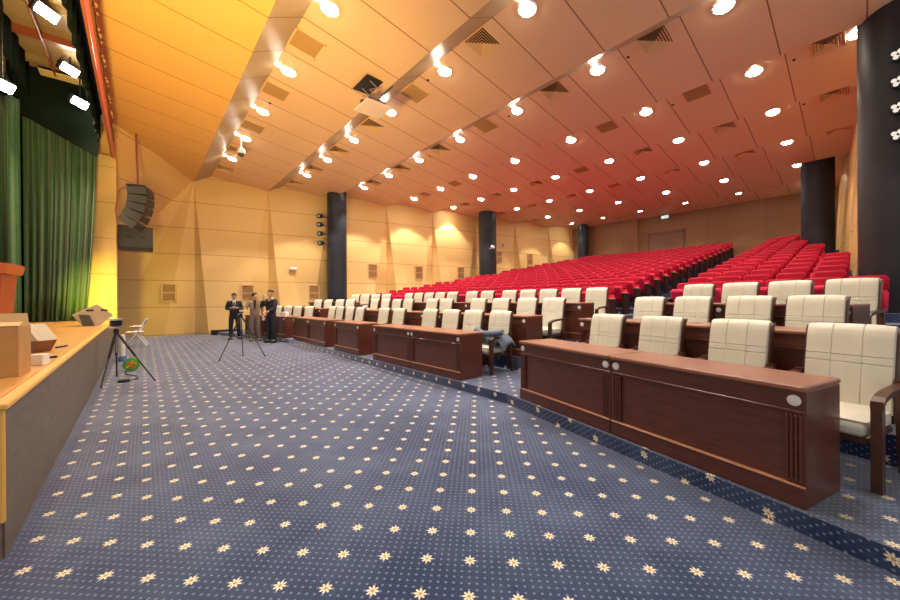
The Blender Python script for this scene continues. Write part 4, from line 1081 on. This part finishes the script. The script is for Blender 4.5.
BASE = dict(pel=(0, 0, 0.93), wst=(0, 0, 1.08), chs=(0, 0, 1.28), nkb=(0, 0, 1.43), nk=(0, -0.01, 1.49), head=(0, -0.02, 1.60), nose=(0, -0.13, 1.59),
            shl=(0.18, 0, 1.37), shr=(-0.18, 0, 1.37), ell=(0.23, 0.03, 1.09), elr=(-0.23, 0.03, 1.09), wrl=(0.24, -0.04, 0.85), wrr=(-0.24, -0.04, 0.85),
            hpl=(0.09, 0, 0.88), hpr=(-0.09, 0, 0.88), knl=(0.10, -0.02, 0.48), knr=(-0.10, -0.02, 0.48), anl=(0.11, 0.02, 0.08), anr=(-0.11, 0.02, 0.08), tol=(0.13, -0.14, 0.03), tor=(-0.13, -0.14, 0.03))
def face_to(loc, target):  # rotation so that local -Y points to target
    d = Vector(target) - Vector(loc); return math.atan2(d.y, d.x) + PI/2
# man 1: black suit, head bowed over a phone held in both hands
J = dict(BASE); J.update(head=(0, -0.07, 1.585), nose=(0, -0.16, 1.53), nk=(0, -0.03, 1.49), ell=(0.25, -0.02, 1.12), elr=(-0.25, -0.02, 1.12), wrl=(0.07, -0.24, 1.16), wrr=(-0.07, -0.24, 1.16), anl=(0.15, 0.04, 0.08), anr=(-0.12, -0.02, 0.08), tol=(0.2, -0.12, 0.03), tor=(-0.16, -0.18, 0.03), knl=(0.13, -0.01, 0.48), knr=(-0.11, -0.04, 0.48))
def ex1(t, P, k):
    m = (P['wrl']+P['wrr'])/2
    MB().rbox(-0.038, 0.038, -0.006, 0.006, -0.075, 0.075, 0.005, T(m.x, m.y-0.07, m.z+0.03) @ RX(-0.9)).build('phone', M['black'], t)
    c = P['chs']; MB().prism([(-0.02, 0.10), (0.02, 0.10), (0.028, -0.10), (0, -0.14), (-0.028, -0.10)], 0.135, 0.143, T(c.x, c.y, c.z) @ RX(PI/2)).build('tie', M['suit'], t)
p1 = atz(234.5, 339.3, 0)
person('man in a black suit with head bowed over a phone in both hands', (p1.x, p1.y, 0), face_to(p1, (0.5, 5, 0)), 1.72, J, dict(jacket=M['suit'], trousers=M['suit'], shirt=M['shirtwhite'], shoe=M['shoe']), ex1)
# man 2: tan blazer, looking to the side, right hand forward
J = dict(BASE); J.update(head=(0.01, -0.03, 1.60), nose=(0.11, -0.07, 1.60), elr=(-0.30, -0.06, 1.14), wrr=(-0.30, -0.24, 1.10), ell=(0.25, 0.02, 1.10), wrl=(0.26, -0.06, 0.87), anl=(0.13, 0.0, 0.08), anr=(-0.12, 0.04, 0.08))
def ex2(t, P, k): pass
p2 = atz(255, 341, 0)
person('man in a tan blazer and dark shirt, middle of the three standing', (p2.x, p2.y, 0), face_to(p2, (1.2, 4, 0)), 1.70, J, dict(jacket=M['blazer'], trousers=M['trouser'], shirt=M['shirtdark'], shoe=M['trouser']), ex2)
# man 3: black jacket, hand with a phone at the face
J = dict(BASE); J.update(head=(0, -0.03, 1.61), nose=(0.0, -0.14, 1.60), elr=(-0.21, -0.20, 1.17), wrr=(-0.12, -0.20, 1.42), ell=(0.22, -0.08, 1.10), wrl=(0.12, -0.24, 1.02))
def ex3(t, P, k):
    w = P['wrr']; MB().rbox(-0.038, 0.038, -0.006, 0.006, -0.075, 0.075, 0.005, T(w.x+0.04, w.y+0.02, w.z+0.10) @ RZ(0.6)).build('phone', M['shirtwhite'], t)
p3 = atz(271.5, 342.5, 0)
person('man in a black jacket holding a white phone to his face', (p3.x, p3.y, 0), face_to(p3, (0.2, 11.5, 0)), 1.78, J, dict(jacket=M['jacketblack'], trousers=M['suit'], shirt=None, shoe=M['shoe']), ex3)

# ------------------------------------------------------------------ light
def area(name, loc, target, size, energy, col, sizey=None):
    l = bpy.data.lights.new(name, 'AREA'); l.energy = energy; l.color = col; l.size = size
    if sizey: l.shape = 'RECTANGLE'; l.size_y = sizey
    o = bpy.data.objects.new(name, l); COL.objects.link(o); o.location = loc
    o.rotation_euler = (Vector(target)-Vector(loc)).to_track_quat('-Z', 'Y').to_euler(); return o
# stage floods: warm light from over the stage on to the deck, the post and the sloped ceiling
for k, p in enumerate(STG[:3]):
    l = bpy.data.lights.new('stage_flood_lamp', 'SPOT'); l.energy = 500; l.color = (1.0, 0.78, 0.42); l.spot_size = math.radians(140); l.spot_blend = 0.6; l.shadow_soft_size = 0.15
    o = bpy.data.objects.new('stage_flood_lamp', l); COL.objects.link(o); o.location = p + Vector((0.12, -0.12, -0.12)); o.rotation_euler = Vector((0.3, -0.5, -0.8)).to_track_quat('-Z', 'Y').to_euler()
# footlight wash on the proscenium post
l = bpy.data.lights.new('post_flood_lamp', 'SPOT'); l.energy = 380; l.color = (1.0, 0.80, 0.10); l.spot_size = math.radians(60); l.spot_blend = 0.9; l.shadow_soft_size = 0.1
o = bpy.data.objects.new('post_flood_lamp', l); COL.objects.link(o); o.location = (-1.0, 13.0, 1.5); o.rotation_euler = (Vector((-0.85, 15.6, 1.7))-Vector(o.location)).to_track_quat('-Z', 'Y').to_euler()
# unseen warm lamp added at the stage edge to brighten the sloped ceiling
l = bpy.data.lights.new('added_flood_lamp', 'SPOT'); l.energy = 2900; l.color = (1.0, 0.70, 0.20); l.spot_size = math.radians(110); l.spot_blend = 0.9; l.shadow_soft_size = 0.3
o = bpy.data.objects.new('added_flood_lamp', l); COL.objects.link(o); o.location = (-0.95, 5.0, 1.3); o.rotation_euler = (Vector((0.5, 8.5, 6.8))-Vector(o.location)).to_track_quat('-Z', 'Y').to_euler()
w = bpy.data.worlds.new('world'); sc.world = w; w.use_nodes = True
w.node_tree.nodes['Background'].inputs[0].default_value = (1.0, 0.92, 0.80, 1); w.node_tree.nodes['Background'].inputs[1].default_value = 0.75

sc.view_settings.view_transform = 'Standard'; sc.view_settings.look = 'None'; sc.view_settings.gamma = 1; sc.view_settings.use_curve_mapping = False
sc.view_settings.exposure = 0.08
sc.cycles.max_bounces = 8; sc.cycles.diffuse_bounces = 5; sc.cycles.use_denoising = True
sc.cycles.sample_clamp_indirect = 6
